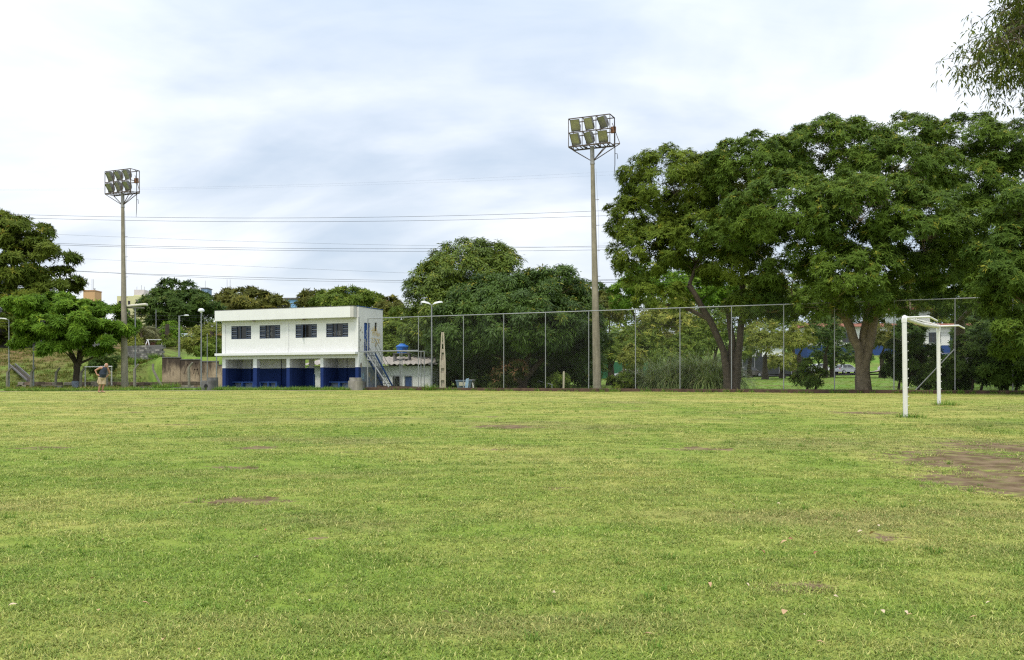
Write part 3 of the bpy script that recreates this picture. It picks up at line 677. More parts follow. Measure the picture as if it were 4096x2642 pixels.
# concrete H-section power pole stump and twin lamp
hp = at(1771, 1553, 65.5); hz = gz(hp.x, hp.y) - .1
pole = thing('concrete_pole', 'tapered pale concrete pole with open panels rising into the mango tree', 'pole', (hp.x, hp.y, hz))
H1 = 1.5 + pm(HY - 1330, 65.5) - hz
def hsec(z): return .22 if z < 1.9 else max(.10, .22 - (z - 1.9) * .055)
for s in (-1, 1):
    pts = [(s * hsec(z) - s * .05, 0, z) for z in (0, 1.0, 1.9, 2.6, 3.3, H1)]
    mb = MB()
    for p, q in zip(pts[:-1], pts[1:]): mb.bar(p, q, .09, .20)
    mb.build('flange', mat('pale_pole_concrete', (.50, .44, .34), .95, .15, 4, .25, streak=.35, streak_col=(.25, .15, .08)), pole)
for z0, z1 in ((0, .35), (.75, 1.25), (1.6, 2.15), (2.7, 2.95), (3.3, 3.45)): MB().box(-hsec(z1) + .06, hsec(z1) - .06, -.05, .05, z0, z1).build('web', MATS['pale_pole_concrete'], pole)
MB().box(-.15, .15, .05, .07, 0, 2.6).build('web', MATS['pale_pole_concrete'], pole)

M_LAMPW = mat('white_lamp_housing', (.80, .81, .82), .35, .05)
def lamp_post(px, pyb, pyt, Y, kind, label, r=.05):
    b = at(px, pyb, Y); z0 = gz(b.x, b.y) - .05; zt = 1.5 + pm(HY - pyt, Y); h = zt - z0
    t = thing('street_lamp', label, 'lamp', (b.x, b.y, z0))
    MB().tube([(0, 0, 0), (0, 0, h * .45), (0, 0, h)], [r * 1.25, r, r * .8], 10).build('pole', M_GALV, t, True)
    if kind == 'twin':
        for s in (-1, 1):
            MB().tube([(0, 0, h - .05), (s * .18, 0, h + .08)], .03, 6).build('arm', M_GALV, t, True)
            MB().loft([[(s * x, y * wd, h + z + dz * (1 if y2 > 0 else -1)) for y, y2 in ((-1, 0.0), (-.7, 1), (.7, 1), (1, 0.0), (.6, -1), (-.6, -1))] for x, wd, z, dz in ((.10, .05, .04, .03), (.22, .12, .12, .06), (.55, .14, .20, .07), (.72, .11, .20, .05), (.80, .05, .18, .02))]).build('lamp_head', M_LAMPW, t, True)
    if kind == 'cobra':
        MB().tube([(0, 0, h - .03), (-.25, 0, h + .04)], .03, 6).build('arm', M_GALV, t, True)
        MB().loft([[(x, y * wd, h + z + .05 * y2) for y, y2 in ((-1, 0), (-.7, 1), (.7, 1), (1, 0), (.6, -1), (-.6, -1))] for x, wd, z in ((-.15, .06, .03), (-.3, .12, .08), (-.6, .13, .10), (-.75, .06, .09))]).build('lamp_head', M_LAMPW, t, True)
    if kind == 'ball':
        MB().lathe([(.05, -.1), (.10, -.02), (.22, .02), (.24, .10), (.20, .20), (.10, .26), (.001, .27)], (0, 0, h), 16).build('lamp_head', M_LAMPW, t, True)
    if kind == 'bracket':
        MB().tube([(0, 0, h - .1), (.2, 0, h + .02), (.55, 0, h + .04)], .03, 6).build('arm', M_GALV, t, True)
        MB().ell((.75, 0, h + .04), (.28, .12, .08)).build('lamp_head', M_LAMPW, t, True)
    if kind == 'tube':
        MB().bar((-.75, 0, h - .05), (.75, -.1, h - .05), .09).build('arm', M_CONC, t)
        for s in (0, 1): MB().tube([(-.85, -.12 + s * .25, h + .06), (.95, -.2 + s * .25, h + .22)], .10, 10).build('lamp_head', mat('cream_lamp_tube', (.66, .62, .52), .6, .15), t, True)
    return t
lamp_post(1727, 1553, 1220, 67.5, 'twin', 'slim steel lamp post with two white heads among the mango leaves', .06)
lamp_post(36, 1552, 1280, 74, 'cobra', 'grey lamp post with one white head under the broad dark tree')
lamp_post(541, 1549, 1230, 74.5, 'tube', 'pale post carrying a crossbar with two long cream light tubes', .055)
lamp_post(805, 1553, 1248, 72, 'ball', 'slender grey post with a white mushroom lamp by the concrete rings')
lamp_post(717, 1440, 1264, 97, 'bracket', 'grey concrete street lamp with curved arm above the stained wall', .10)
lamp_post(624, 1420, 1240, 125, 'none', 'bare thin metal pole between the small palms', .05)
lamp_post(866, 1440, 1270, 84, 'none', 'bare dark pole beside the corner of the clubhouse', .05)
lamp_post(829, 1540, 1335, 80, 'none', 'thin rusty pipe standing before the stained wall', .035)
lamp_post(134, 1548, 1390, 76, 'none', 'pale bare pole beside the bent fence posts', .06)

# ------------------------------------------------------------------ floodlight masts
M_MAST = mat('mast_concrete', (.30, .265, .20), .95, .22, 2.5, .25, streak=.75, streak_col=(.10, .09, .055))
M_SLEEVE = mat('rust_streaked_sleeve', (.33, .32, .31), .6, .2, 5, metal=.3, streak=.6, streak_col=(.14, .075, .045))
M_FLOODBODY = mat('aluminium_flood_body', (.24, .235, .23), .55, .25, 6, metal=.5)
M_FLOODREF = mat('yellowed_reflector', (.46, .45, .39), .3, .25, 3, metal=.7)
M_FLOODGL = None
def flood_glass():
    m = bpy.data.materials.new('flood_glass'); m.use_nodes = True; t = m.node_tree; b = t.nodes['Principled BSDF']
    b.inputs['Base Color'].default_value = (.34, .335, .30, 1); b.inputs['Roughness'].default_value = .12; b.inputs['Alpha'].default_value = .22
    return m
M_FLOODGL = flood_glass()
def mast(px, pyb, Y, pytop, lean, label, seed):
    r = random.Random(seed); b = at(px, pyb, Y); z0 = gz(b.x, b.y) - .1; ztop = 1.5 + pm(HY - pytop, Y) - z0
    t = thing('floodlight_mast', label, 'floodlight', (b.x, b.y, z0))
    RH = 1.76; zb = ztop - RH - .1; lx = lean
    def ax(z): return (lx * z / zb, 0, z)
    MB().tube([ax(z) for z in (0, 2, 6, 10, zb - 1.1)], [.27, .25, .21, .165, .125], 18).build('pole', M_MAST, t, True)
    MB().tube([ax(zb - 1.12), ax(zb - 1.05), ax(zb - 1.04), ax(zb)], [.15, .15, .135, .135], 16).build('sleeve', M_SLEEVE, t, True)
    rot = Matrix.Rotation(R(-24), 4, 'Z'); c = Vector(ax(zb))
    W, D = 2.72, .9
    def q(u, v, w_): return c + rot @ Vector((u - W / 2 - .05, v - D / 2, w_))
    us = (0, W / 3, 2 * W / 3, W); fr = MB().bar(q(0, 0, 0), q(W, 0, 0), .07)
    rk = None
    def barp(a, b_, wd, nm='rack_bar'): return MB().bar(a, b_, wd).build(nm, M_RUSTPIPE, t)
    for w_ in (0, RH / 2, RH):
        for v in (0, D): barp(q(0, v, w_), q(W, v, w_), .055 if w_ else .08)
        for u in us: barp(q(u, .03, w_), q(u, D - .03, w_), .045)
    for u in us:
        for v in (0, D): barp(q(u, v, .03), q(u, v, RH), .045, 'rack_upright')
    for k in range(9): barp(q(.15 + k * .3, .05, -.04), q(.15 + k * .3, D - .05, -.04), .04)
    for u, v in ((0, 0), (W, 0), (W + .5, D / 2), (0, D), (W * .75, D)): barp(q(u, v, -.02), Vector(ax(zb - .95)), .045, 'brace')
    barp(q(W, D / 2, 0), q(W + .5, D / 2, 0), .05); barp(q(W + .5, D / 2, 0), q(W, D / 2, RH * .75), .035)
    hx = q(W + .18, D * .5, 0); MB().tube([q(W, D * .5, RH - .02), q(W + .15, D * .5, RH - .12), q(W + .18, D * .5, .5), q(W + .18, D * .5, -1.3), q(W + .12, D * .5, -2.0)], [.03, .03, .03, .025, .012], 6).build('cable_conduit', M_BLACK, t)
    MB().tube([q(W + .18, D * .5, -.6), q(W + .33, D * .5, -.62), q(W + .36, D * .5, -.95)], .018, 5).build('cable_conduit', M_BLACK, t)
    MB().tube([Vector(ax(zb - 1.4)) + Vector((.2, -.1, 0)), Vector(ax(zb * .7)) + Vector((.30, -.1, 0)), Vector(ax(zb * .45)) + Vector((.24, -.1, 0)), Vector(ax(zb * .25)) + Vector((.34, -.1, 0))], .006, 4).build('loose_wire', M_BLACK, t)
    for k in range(7):
        z = 2.5 + k * 1.6; MB().bar(Vector(ax(z)) + Vector((.12, 0, 0)), Vector(ax(z)) + Vector((.36, 0, .02)), .025).build('step_bolt', M_RUSTPIPE, t)
    MB().box(0, .3, 0, .18, 0, .38).build('ballast_box', mat('rust_box', (.25, .12, .06), .8, .3), t).matrix_local = Matrix.Translation(q(W - .1, .45, .72)) @ rot
    for i in range(6):
        col, row = i % 3, i // 3
        yaw = r.choice((-28, -12, -6, 4, -15)) if seed == 1 else -14 + r.uniform(-4, 4); pitch = 28 + r.uniform(-5, 6)
        base = q(us[col] + W / 6 - .02, .10, (RH / 2 if row else 0) + .48)
        mt = Matrix.Translation(base) @ rot @ Matrix.Rotation(R(yaw), 4, 'Z') @ Matrix.Rotation(R(pitch), 4, 'X')
        hw, hh = .29, .36
        def ringq(y, sx, sz): return [mt @ Vector((x * sx, y, z * sz)) for x, z in ((-hw, -hh), (hw, -hh), (hw, hh), (-hw, hh))]
        body = MB().loft([ringq(-.10, 1, 1), ringq(.0, 1.0, 1.0), ringq(.16, .86, .8), ringq(.30, .5, .48), ringq(.36, .35, .3)]); body.f.pop(-2)
        fl = body.build('floodlight', M_FLOODBODY, t)
        MB().loft([ringq(-.085, .93, .94), ringq(.10, .75, .55)]).build('reflector', M_FLOODREF, fl).data
        MB().poly(ringq(-.096, .95, .955)).build('glass', M_FLOODGL, fl)
        f = MB(); rq, ri = ringq(-.105, 1.03, 1.03), ringq(-.105, .92, .93)
        for k in range(4): f.poly([rq[k], rq[(k + 1) % 4], ri[(k + 1) % 4], ri[k]])
        f.build('bezel', M_FLOODBODY, fl)
        for s in (-1, 1): MB().bar(mt @ Vector((s * .32, .05, 0)), q(us[col] + W / 6 + s * .26, .16, (RH / 2 if row else 0) + .03), .03).build('yoke', M_RUSTPIPE, fl)
    return t
mast(2389, 1557, 58.6, 468, -.32, 'tall concrete floodlight mast just behind the mesh fence', 1)
mast(499, 1548, 74.2, 681, -.17, 'tall streaked concrete floodlight mast beside the small bright tree', 2)

# ------------------------------------------------------------------ football goal
M_GOAL = mat('white_goal_paint', (.83, .82, .79), .6, .04, 3, .05, streak=.35, streak_col=(.62, .42, .26))
M_GOALR = mat('worn_goal_paint', (.66, .64, .58), .7, .2, 6, .1, streak=.4, streak_col=(.28, .22, .14))
g1 = Vector((pxx(3622, 22.4), 22.4, 0)); g2 = Vector((pxx(3756, 28.7), 28.7, 0)); g1.z, g2.z = gz(g1.x, g1.y), gz(g2.x, g2.y)
gm = (g1 + g2) / 2; goal = thing('football_goal', 'white pipe football goal without a net, tilted toward its worn crossbar', 'goal', (gm.x, gm.y, min(g1.z, g2.z)))
o_ = Vector(goal.location); zt1 = 1.5 + pm(HY - 1275, 22.4); zt2 = 1.5 + pm(HY - 1308, 28.7)
T1, T2 = Vector((pxx(3617, 22.4), 22.4, zt1)), Vector((pxx(3753, 28.7), 28.7, zt2))
MB().tube([g1 - o_ - Vector((0, 0, .12)), T1 - o_], [.054, .056], 16).build('post', M_GOAL, goal, True)
MB().tube([g2 - o_ - Vector((0, 0, .12)), T2 - o_], [.054, .056], 16).build('post', M_GOAL, goal, True)
cbd = (T2 - T1).normalized()
MB().tube([T1 - o_ + Vector((0, 0, -.10)), T1 - o_ + Vector((0, 0, -.02)), T1 - o_ + Vector((0, 0, .02)) + cbd * .06, T1 - o_ + cbd * .17], [.062, .066, .062, .058], 14).build('elbow', M_GOAL, goal, True)
MB().tube([T2 - o_ + Vector((0, 0, -.10)), T2 - o_ + Vector((0, 0, .02)), T2 - o_ - cbd * .12], [.062, .064, .058], 14).build('elbow', M_GOAL, goal, True)
MB().tube([T1 - o_ + cbd * .14, (T1 + T2) / 2 - o_ + Vector((0, 0, -.04)), T2 - o_ - cbd * .1], .050, 14).build('crossbar', M_GOALR, goal, True)
back = Vector((cbd.y, -cbd.x, 0)).normalized()
for T, px2, py2, px3, py3, Y in ((T1, 3717, 1268, 3748, 1284, 22.9), (T2, 3834, 1303, 3857, 1314, 29.2)):
    e1, e2 = at(px2, py2, Y), at(px3, py3, Y + .9 if T is T1 else Y + 1.1)
    MB().tube([T - o_ + Vector((.06, 0, .02)), e1 - o_], .026, 8).build('net_arm', M_GOAL, goal, True)
    MB().tube([e1 - o_, e2 - o_], .026, 8).build('net_arm', M_GOAL, goal, True)
for gp, T in ((g1, T1), (g2, T2)):
    for k in range(9):
        p = gp.lerp(T, .12 + k * .092) - o_ + Vector((.052, 0, 0)); MB().tube([p, p + Vector((.03, 0, -.008)), p + Vector((.035, 0, .015))], .007, 5).build('net_hook', M_GOAL, goal)
for k in range(26):
    p = T1.lerp(T2, .04 + k * .036) - o_ + Vector((0, 0, .045)); MB().tube([p, p + Vector((.012 * math.sin(k * 2.1), 0, .03))], .016, 5).build('net_hook', M_GOAL, goal)

# fine blades: weeds at posts, tall grass clumps
def leaf_mat(name, a, b, c=None, trans=.28, rough=.6, spec=.12):
    if name in MATS: return MATS[name]
    trans *= .6; a, b, c = [tuple(v * k * 1.0 for v, k in zip(q, (1.08, .94, .68))) if q else None for q in (a, b, c)]
    m = bpy.data.materials.new(name); m.use_nodes = True; t = m.node_tree; bs = t.nodes['Principled BSDF']; L = t.links.new
    av = t.nodes.new('ShaderNodeAttribute'); av.attribute_name = 'tint'
    cr = t.nodes.new('ShaderNodeValToRGB'); e = cr.color_ramp.elements; e[0].color = (*a, 1); e[1].color = (*b, 1); e[1].position = .8
    if c: k = e.new(1.0); k.color = (*c, 1)
    L(av.outputs['Fac'], cr.inputs[0]); L(cr.outputs[0], bs.inputs['Base Color']); bs.inputs['Roughness'].default_value = rough; bs.inputs['Specular IOR Level'].default_value = spec
    tr = t.nodes.new('ShaderNodeBsdfTranslucent'); hs = t.nodes.new('ShaderNodeHueSaturation'); hs.inputs['Value'].default_value = 1.3; hs.inputs['Hue'].default_value = .485; L(cr.outputs[0], hs.inputs['Color']); L(hs.outputs[0], tr.inputs[0])
    ms = t.nodes.new('ShaderNodeMixShader'); ms.inputs[0].default_value = trans; L(bs.outputs[0], ms.inputs[1]); L(tr.outputs[0], ms.inputs[2]); L(ms.outputs[0], t.nodes['Material Output'].inputs[0])
    MATS[name] = m; return m
def blades(name, label, cat, loc, n, spread, lmin, lmax, wid, m, seed, lean=(.2, 1.2), group=None, up=.35, segs=5, kind=None, parent=None):
    r = np.random.default_rng(seed); a = r.uniform(0, 6.283, n); rad = spread * np.sqrt(r.uniform(size=n)); p = np.stack([rad * np.cos(a), rad * np.sin(a), np.zeros(n)], -1)
    h = a + r.normal(0, .8, n); d = np.stack([np.cos(h), np.sin(h), np.zeros(n)], -1); s = np.stack([-np.sin(h), np.cos(h), np.zeros(n)], -1)
    ln = r.uniform(lmin, lmax, n); le = r.uniform(*lean, n); tl = le * up; V = []
    for q in range(segs + 1):
        w_ = wid * (1 - (q / segs) ** 1.6) * r.uniform(.8, 1.2, n) / 2 + .0008
        V += [p - s * w_[:, None], p + s * w_[:, None]]
        p = p + (d * np.sin(tl)[:, None] + np.array([0, 0, 1.0]) * np.cos(tl)[:, None]) * (ln / segs)[:, None]; tl = np.minimum(tl + le * 1.6 / segs, 2.7)
    V = np.stack(V, 1); k = (np.arange(n) * 2 * (segs + 1))[:, None]
    Q = np.concatenate([k + np.array([[2 * q, 2 * q + 1, 2 * q + 3, 2 * q + 2]]) for q in range(segs)], 0)
    ti = np.tile(r.uniform(size=n), segs)
    o = np_mesh(name, V.reshape(-1, 3), Q, m, parent, tint=ti); o.location = loc
    if label: tag(o, label, cat, group, kind)
    elif kind: o['kind'] = kind
    return o
L_WEED = leaf_mat('weed_leaf', (.08, .19, .04), (.18, .36, .07), (.42, .38, .16))
for gp, nm in ((g1, 'the near bare-topped goal post'), (g2, 'the other goal post')):
    pass
blades('weed_tuft', 'ragged tuft of long grass round the base of the taller goal post', 'weeds', (g1.x + .1, g1.y - .05, g1.z), 170, .36, .08, .24, .010, L_WEED, 3, (.5, 1.8))
blades('weed_tuft', 'bright tuft of long grass hiding the foot of the farther goal post', 'weeds', (g2.x + .15, g2.y - .1, g2.z), 200, .40, .10, .28, .012, L_WEED, 4, (.5, 1.7))

# ------------------------------------------------------------------ the man
def capsule(mb, a, b, ra, rb, n=12):
    a, b = Vector(a), Vector(b); d = (b - a).normalized(); pts = []; rs = []
    for t in (-1, -.85, -.5, 0): pts.append(a + d * ra * t); rs.append(ra * math.sqrt(max(0, 1 - t * t)) + .0005)
    for t in (0, .5, .85, 1): pts.append(b + d * rb * t); rs.append(rb * math.sqrt(max(0, 1 - t * t)) + .0005)
    mb.tube(pts, rs, n)
def remesh(o, vox, it=4):
    m = o.modifiers.new('remesh', 'REMESH'); m.mode = 'VOXEL'; m.voxel_size = vox; m.use_smooth_shade = True
    s = o.modifiers.new('smooth', 'SMOOTH'); s.iterations = it; s.factor = .5
mx_, my_ = ground_hit(402, 1571.5); my_ = 52.6; mx_ = pxx(400, my_)
man = thing('person', 'older man in dark tank top and khaki shorts walking with hands on hips', 'person', (mx_, my_, gz(mx_, my_) + .012))
M_SKIN = mat('tanned_skin', (.46, .25, .165), .6, .12, 6, spec=.4)
S_R, S_L = V3(.09, -.13, 1.395), V3(.40, .10, 1.35); E_R, E_L = V3(-.19, -.16, 1.24), V3(.46, .20, 1.10); W_R, W_L = V3(-.10, -.17, 1.01), V3(.36, .13, .93)
H_R, H_L = V3(.02, -.03, .80), V3(.19, .06, .80); K_R, K_L = V3(.03, -.05, .44), V3(.19, .03, .44); A_R, A_L = V3(-.06, -.02, .085), V3(.10, .05, .085)
bd = MB()
capsule(bd, (.12, .02, .86), (.17, -.02, 1.06), .165, .175); capsule(bd, (.17, -.02, 1.06), (.235, -.02, 1.28), .175, .15); capsule(bd, (.20, -.05, 1.05), (.20, -.05, 1.12), .15, .14)
capsule(bd, S_R + V3(.05, .03, -.02), S_L - V3(.05, .02, .02), .085, .08); capsule(bd, (.25, -.01, 1.38), (.335, -.03, 1.47), .065, .058)
for S, E, W_ in ((S_R, E_R, W_R), (S_L, E_L, W_L)): capsule(bd, S, E, .066, .044); capsule(bd, E, W_, .046, .030)
for H, K, A_ in ((H_R, K_R, A_R), (H_L, K_L, A_L)): capsule(bd, H, K, .098, .06); capsule(bd, K, K.lerp(A_, .35), .056, .060); capsule(bd, K.lerp(A_, .35), A_, .060, .038)
for A_, f in ((A_R, V3(.17, -.12, 0)), (A_L, V3(.20, -.06, 0))):
    capsule(bd, A_, A_ + V3(-.02, .01, -.04), .04, .035); capsule(bd, A_ + V3(0, 0, -.035), A_ + f * .8 + V3(0, 0, -.055), .036, .022)
    for k in range(5): capsule(bd, A_ + f * .75 + V3(.02, -.035 + k * .018, -.057), A_ + f * (1.05 - k * .04) + V3(.02, -.04 + k * .02, -.06), .013, .011, 8)
# head: skull, jaw, nose, ears
hc = V3(.375, -.04, 1.545); bd.ell(hc, (.098, .080, .105), 16, 12); bd.ell(hc + V3(.025, -.012, -.055), (.072, .066, .072), 14, 10)
capsule(bd, hc + V3(.088, -.045, -.005), hc + V3(.108, -.058, -.035), .012, .018, 8); bd.ell(hc + V3(.07, -.04, .018), (.035, .05, .016)); bd.ell(hc + V3(.078, -.042, -.075), (.03, .035, .012)); bd.ell(hc + V3(.07, -.035, -.105), (.03, .032, .025))
bd.ell(hc + V3(-.015, -.078, -.01), (.022, .012, .034)); bd.ell(hc + V3(.02, .078, -.01), (.022, .012, .034))
# hands resting on the hips
for W_, d, sd_ in ((W_R, V3(.8, .25, -.45).normalized(), 1), (W_L, V3(-.62, -.4, -.55).normalized(), -1)):
    pc = W_ + d * .075; up_ = V3(0, 0, 1); sx = d.cross(up_).normalized(); capsule(bd, W_, pc, .030, .036)
    n_ = d.cross(sx).normalized()
    for k in range(4):
        o0 = pc + n_ * (-.03 + k * .02); ln = (.068, .078, .074, .058)[k]
        m0 = o0 + d * ln * .55 + sx * .008 * sd_; capsule(bd, o0, m0, .0115, .0105, 8); capsule(bd, m0, m0 + (d * .7 + sx * .5 * sd_ + V3(0, 0, -.2)).normalized() * ln * .55, .0105, .009, 8)
    capsule(bd, W_ + d * .03 + n_ * -.03, W_ + d * .075 + n_ * -.062, .013, .012, 8); capsule(bd, W_ + d * .075 + n_ * -.062, W_ + d * .11 + n_ * -.07, .012, .010, 8)
body = bd.build('body', M_SKIN, man); remesh(body, .0075, 3)
tp_ = MB()
capsule(tp_, (.125, .015, .87), (.17, -.025, 1.06), .182, .193); capsule(tp_, (.17, -.025, 1.06), (.243, -.02, 1.285), .193, .172); capsule(tp_, (.205, -.055, 1.03), (.20, -.055, 1.12), .167, .155)
capsule(tp_, (.21, -.07, 1.27), (.19, -.06, 1.435), .055, .035); capsule(tp_, (.30, .02, 1.25), (.33, .05, 1.415), .055, .035)
top = tp_.build('tank_top', mat('charcoal_navy_cloth', (.032, .042, .062), .9, .25, 8, .2), man); remesh(top, .009, 4)
sh = MB()
capsule(sh, (.12, .02, .83), (.125, .02, .90), .185, .18)
for H, K in ((H_R, K_R), (H_L, K_L)): sh.tube([H + V3(0, 0, .06), H.lerp(K, .35), H.lerp(K, .98)], [.115, .125, .128], 16)
sho = sh.build('shorts', mat('khaki_cloth', (.46, .36, .235), .9, .12, 6, .25), man); remesh(sho, .010, 3)
MB().tube([H_R.lerp(K_R, .35) + V3(-.07, -.105, 0), H_R.lerp(K_R, .72) + V3(-.07, -.108, 0)], .055, 4).build('cargo_pocket', MATS['khaki_cloth'], man)
M_HAIR = mat('short_grey_hair', (.55, .53, .50), .9, .2, 30)
hr = MB(); hr.ell(hc + V3(-.028, .004, -.012), (.082, .0835, .072), 16, 10); hb = hr.build('hair', M_HAIR, man, True)
ms_ = MB(); ms_.tube([hc + V3(.105, -.075, -.056), hc + V3(.118, -.05, -.050), hc + V3(.112, -.015, -.056)], [.006, .011, .006], 8); ms_.build('moustache', M_HAIR, man, True)
for s in (-1, 1): MB().ell(hc + V3(.088 if s > 0 else .066, -.045 + .035 * s, .002), (.010, .013, .008), 8, 6).build('eye', mat('eye_dark', (.05, .035, .03), .3), man, True)
for A_, f in ((A_R, V3(.17, -.12, 0)), (A_L, V3(.20, -.06, 0))):
    a0 = A_ + V3(0, 0, -.085) - f * .22; a1 = A_ + V3(0, 0, -.085) + f * 1.15; s = V3(-f.y, f.x, 0).normalized()
    n = 14; top_ = []; 
    for i in range(n):
        a = 6.283 * i / n; top_.append((a0 + a1) / 2 + (a1 - a0) * .5 * math.cos(a) + s * (.045 + .008 * math.cos(a)) * math.sin(a))
    MB().loft([[p + V3(0, 0, -.012) for p in top_], [p + V3(0, 0, .008) for p in top_]]).build('flip_flop', mat('dark_sandal', (.05, .045, .045), .7), man)
wb = W_L.lerp(E_L, .75); MB().tube([wb + (E_L - W_L).normalized() * .012, wb - (E_L - W_L).normalized() * .012], .05, 12).build('arm_band', M_BLACK, man, True)

# ------------------------------------------------------------------ old fence posts, small goal, bench on the embankment side
def bent_post(px, py, Y, h, tilt, label, bend=True, group='old concrete fence posts below the bank'):
    p = at(px, py, Y); t = thing('fence_post', label, 'fence post', (p.x, p.y, gz(p.x, p.y) - .1), 0, group)
    mb = MB().bar((0, 0, 0), (tilt, 0, h), .16, .15); mb.build('shaft', M_POST, t, bevel=.012)
    if bend: MB().bar((tilt - .01, 0, h - .02), (tilt + .32, -.05, h + .38), .13, .12).build('bent_top', M_POST, t, bevel=.012)
    return t
for px in (28, 124, 222, 322): bent_post(px, 1549, 73.5, 1.35, .05, 'weathered concrete fence post with its top bent outward')
bent_post(427, 1548, 73.5, 1.9, .02, 'straight concrete post standing between the man and the tall mast', False)
bent_post(538, 1549, 73.2, 1.6, .0, 'weathered concrete post hugging the pole with cream light tubes')
bent_post(652, 1546, 73.0, 1.5, -.75, 'concrete fence post leaning far over beside weeds', False)
MB().bar((-.78, 0, 1.5), (-.78, 0, 2.0), .14, .13).build('bent_top', M_POST, bpy.data.objects[[o.name for o in bpy.data.objects if o.name.startswith('fence_post')][-1]])
bent_post(757, 1547, 72.5, 1.7, -.05, 'tall pale concrete post with bent top before the stained wall')
sb = thing('kerb_beam', 'thin concrete beam on the ground linking the old fence posts', 'kerb', (0, 0, 0))
a, b = at(520, 1549, 72.8), at(812, 1548, 71.6); a.z, b.z = gz(a.x, a.y), gz(b.x, b.y)
MB().hexa([(a.x, a.y, a.z - .2), (b.x, b.y, b.z - .2), (b.x, b.y + .18, b.z - .2), (a.x, a.y + .18, a.z - .2), (a.x, a.y, a.z + .09), (b.x, b.y, b.z + .09), (b.x, b.y + .18, b.z + .09), (a.x, a.y + .18, a.z + .09)]).build('beam', M_CONCD, sb)
blk = at(578, 1548, 72.2); bo = MB().box(-.2, .2, -.1, .1, 0, .16).box(-.17, -.02, -.06, .06, .16, .17).build('concrete_block', M_CONCD, bevel=.01); bo.location = (blk.x, blk.y, gz(blk.x, blk.y) - .01); tag(bo, 'single dark concrete block lying in the grass near the leaning post', 'block')
a, b = at(341, 1546, 76.5), at(446, 1543, 78.5); mg = thing('small_goal', 'small white pipe goal standing on the grass below the bank', 'goal', ((a.x + b.x) / 2, (a.y + b.y) / 2, 0))
o_ = Vector(mg.location); za, zb_ = 1.5 + pm(HY - 1469, 76.5), 1.5 + pm(HY - 1467, 78.5)
MB().tube([Vector((a.x, a.y, 1.1)) - o_, Vector((a.x, a.y, za)) - o_], .055, 8).build('post', M_GOALR, mg, True); MB().tube([Vector((b.x, b.y, 1.1)) - o_, Vector((b.x, b.y, zb_)) - o_], .06, 8).build('post', M_GOALR, mg, True)
MB().tube([Vector((a.x - .05, a.y, za)) - o_, Vector((b.x + .05, b.y, zb_)) - o_], .05, 8).build('crossbar', M_GOAL, mg, True)
bp_ = at(210, 1549, 72.4); bn = thing('low_bench', 'low rough plank bench resting on two stone blocks', 'bench', (bp_.x, bp_.y, gz(bp_.x, bp_.y)))
MB().hexa([(-.8, -.15, .24), (.78, -.13, .22), (.8, .16, .22), (-.78, .15, .24), (-.8, -.15, .31), (.78, -.13, .28), (.8, .16, .28), (-.78, .15, .31)]).build('seat', mat('grey_wood', (.20, .17, .11), .9, .3, 6), bn)
for s in (-.6, .6): MB().box(s - .16, s + .14, -.12, .12, -.03, .225).build('leg', M_CONCD, bn, bevel=.02)

# low rubble wall at the foot of the bank, stones built singly
rub = thing('rubble_wall', 'low mossy rubble wall at the foot of the grass bank', 'wall', (0, 0, 0))
rr = random.Random(8); x = pxx(60, 79); M_RUB = [mat('rubble_stone_%s' % n, c, .95, .3, 4, .4, streak=.5, streak_col=(.05, .045, .03)) for n, c in (('brown', (.17, .12, .085)), ('grey', (.24, .21, .17)), ('dark', (.10, .075, .055)))]
while x < pxx(800, 79):
    for k in range(2):
        l = rr.uniform(.4, .75); y = 79.0 + rr.uniform(-.05, .05); z = gz(x, 78.6) - .05 + k * .27
        o = MB().hexa([(0, 0, 0), (l - .03, rr.uniform(-.05, .05), 0), (l - .03, .35, 0), (0, .35, 0), (rr.uniform(-.02, .04), .02, .26 + rr.uniform(-.03, .05)), (l - .05, .03, .26 + rr.uniform(-.03, .05)), (l - .04, .33, .27), (.02, .33, .26)]).build('stone', rr.choice(M_RUB), rub, bevel=.03)
        o.location = (x + k * .2, y, z)
    x += .56
# retaining walls: grey blocks, then stained render
bw = thing('block_wall', 'grey concrete block wall at the top of the grass bank', 'wall', (0, 0, 0))
q0, q1 = at(505, 1380, 94), at(650, 1386, 90); q0.z = q1.z = 0; bd_ = (q1 - q0); bl = bd_.length; bd_.normalize(); ang = math.atan2(bd_.y, bd_.x)
bmesh_ = MB().box(0, .385, 0, .19, 0, .185).mesh('block'); cols = [mat('block_%s' % n, c, .95, .18, 6, .3) for n, c in (('mid', (.17, .165, .155)), ('dark', (.11, .105, .10)), ('pale', (.32, .30, .27)))]
bms = []
for c in cols:
    m = bmesh_.copy(); m.materials.append(c); bms.append(m)
ztop = 1.5 + pm(HY - 1381, 92)
nrow = 14
for r_ in range(nrow):
    n = int(bl / .40)
    for k in range(n):
        o = bpy.data.objects.new('block', rr.choices(bms, (6, 4, 1.2))[0]); COL.objects.link(o); o.parent = bw
        p = q0 + bd_ * (k * .40 + (.2 if r_ % 2 else 0)); o.location = (p.x + rr.uniform(-.004, .004), p.y, ztop - (r_ + 1) * .20 - .05 * k / n); o.rotation_euler = (0, 0, ang)
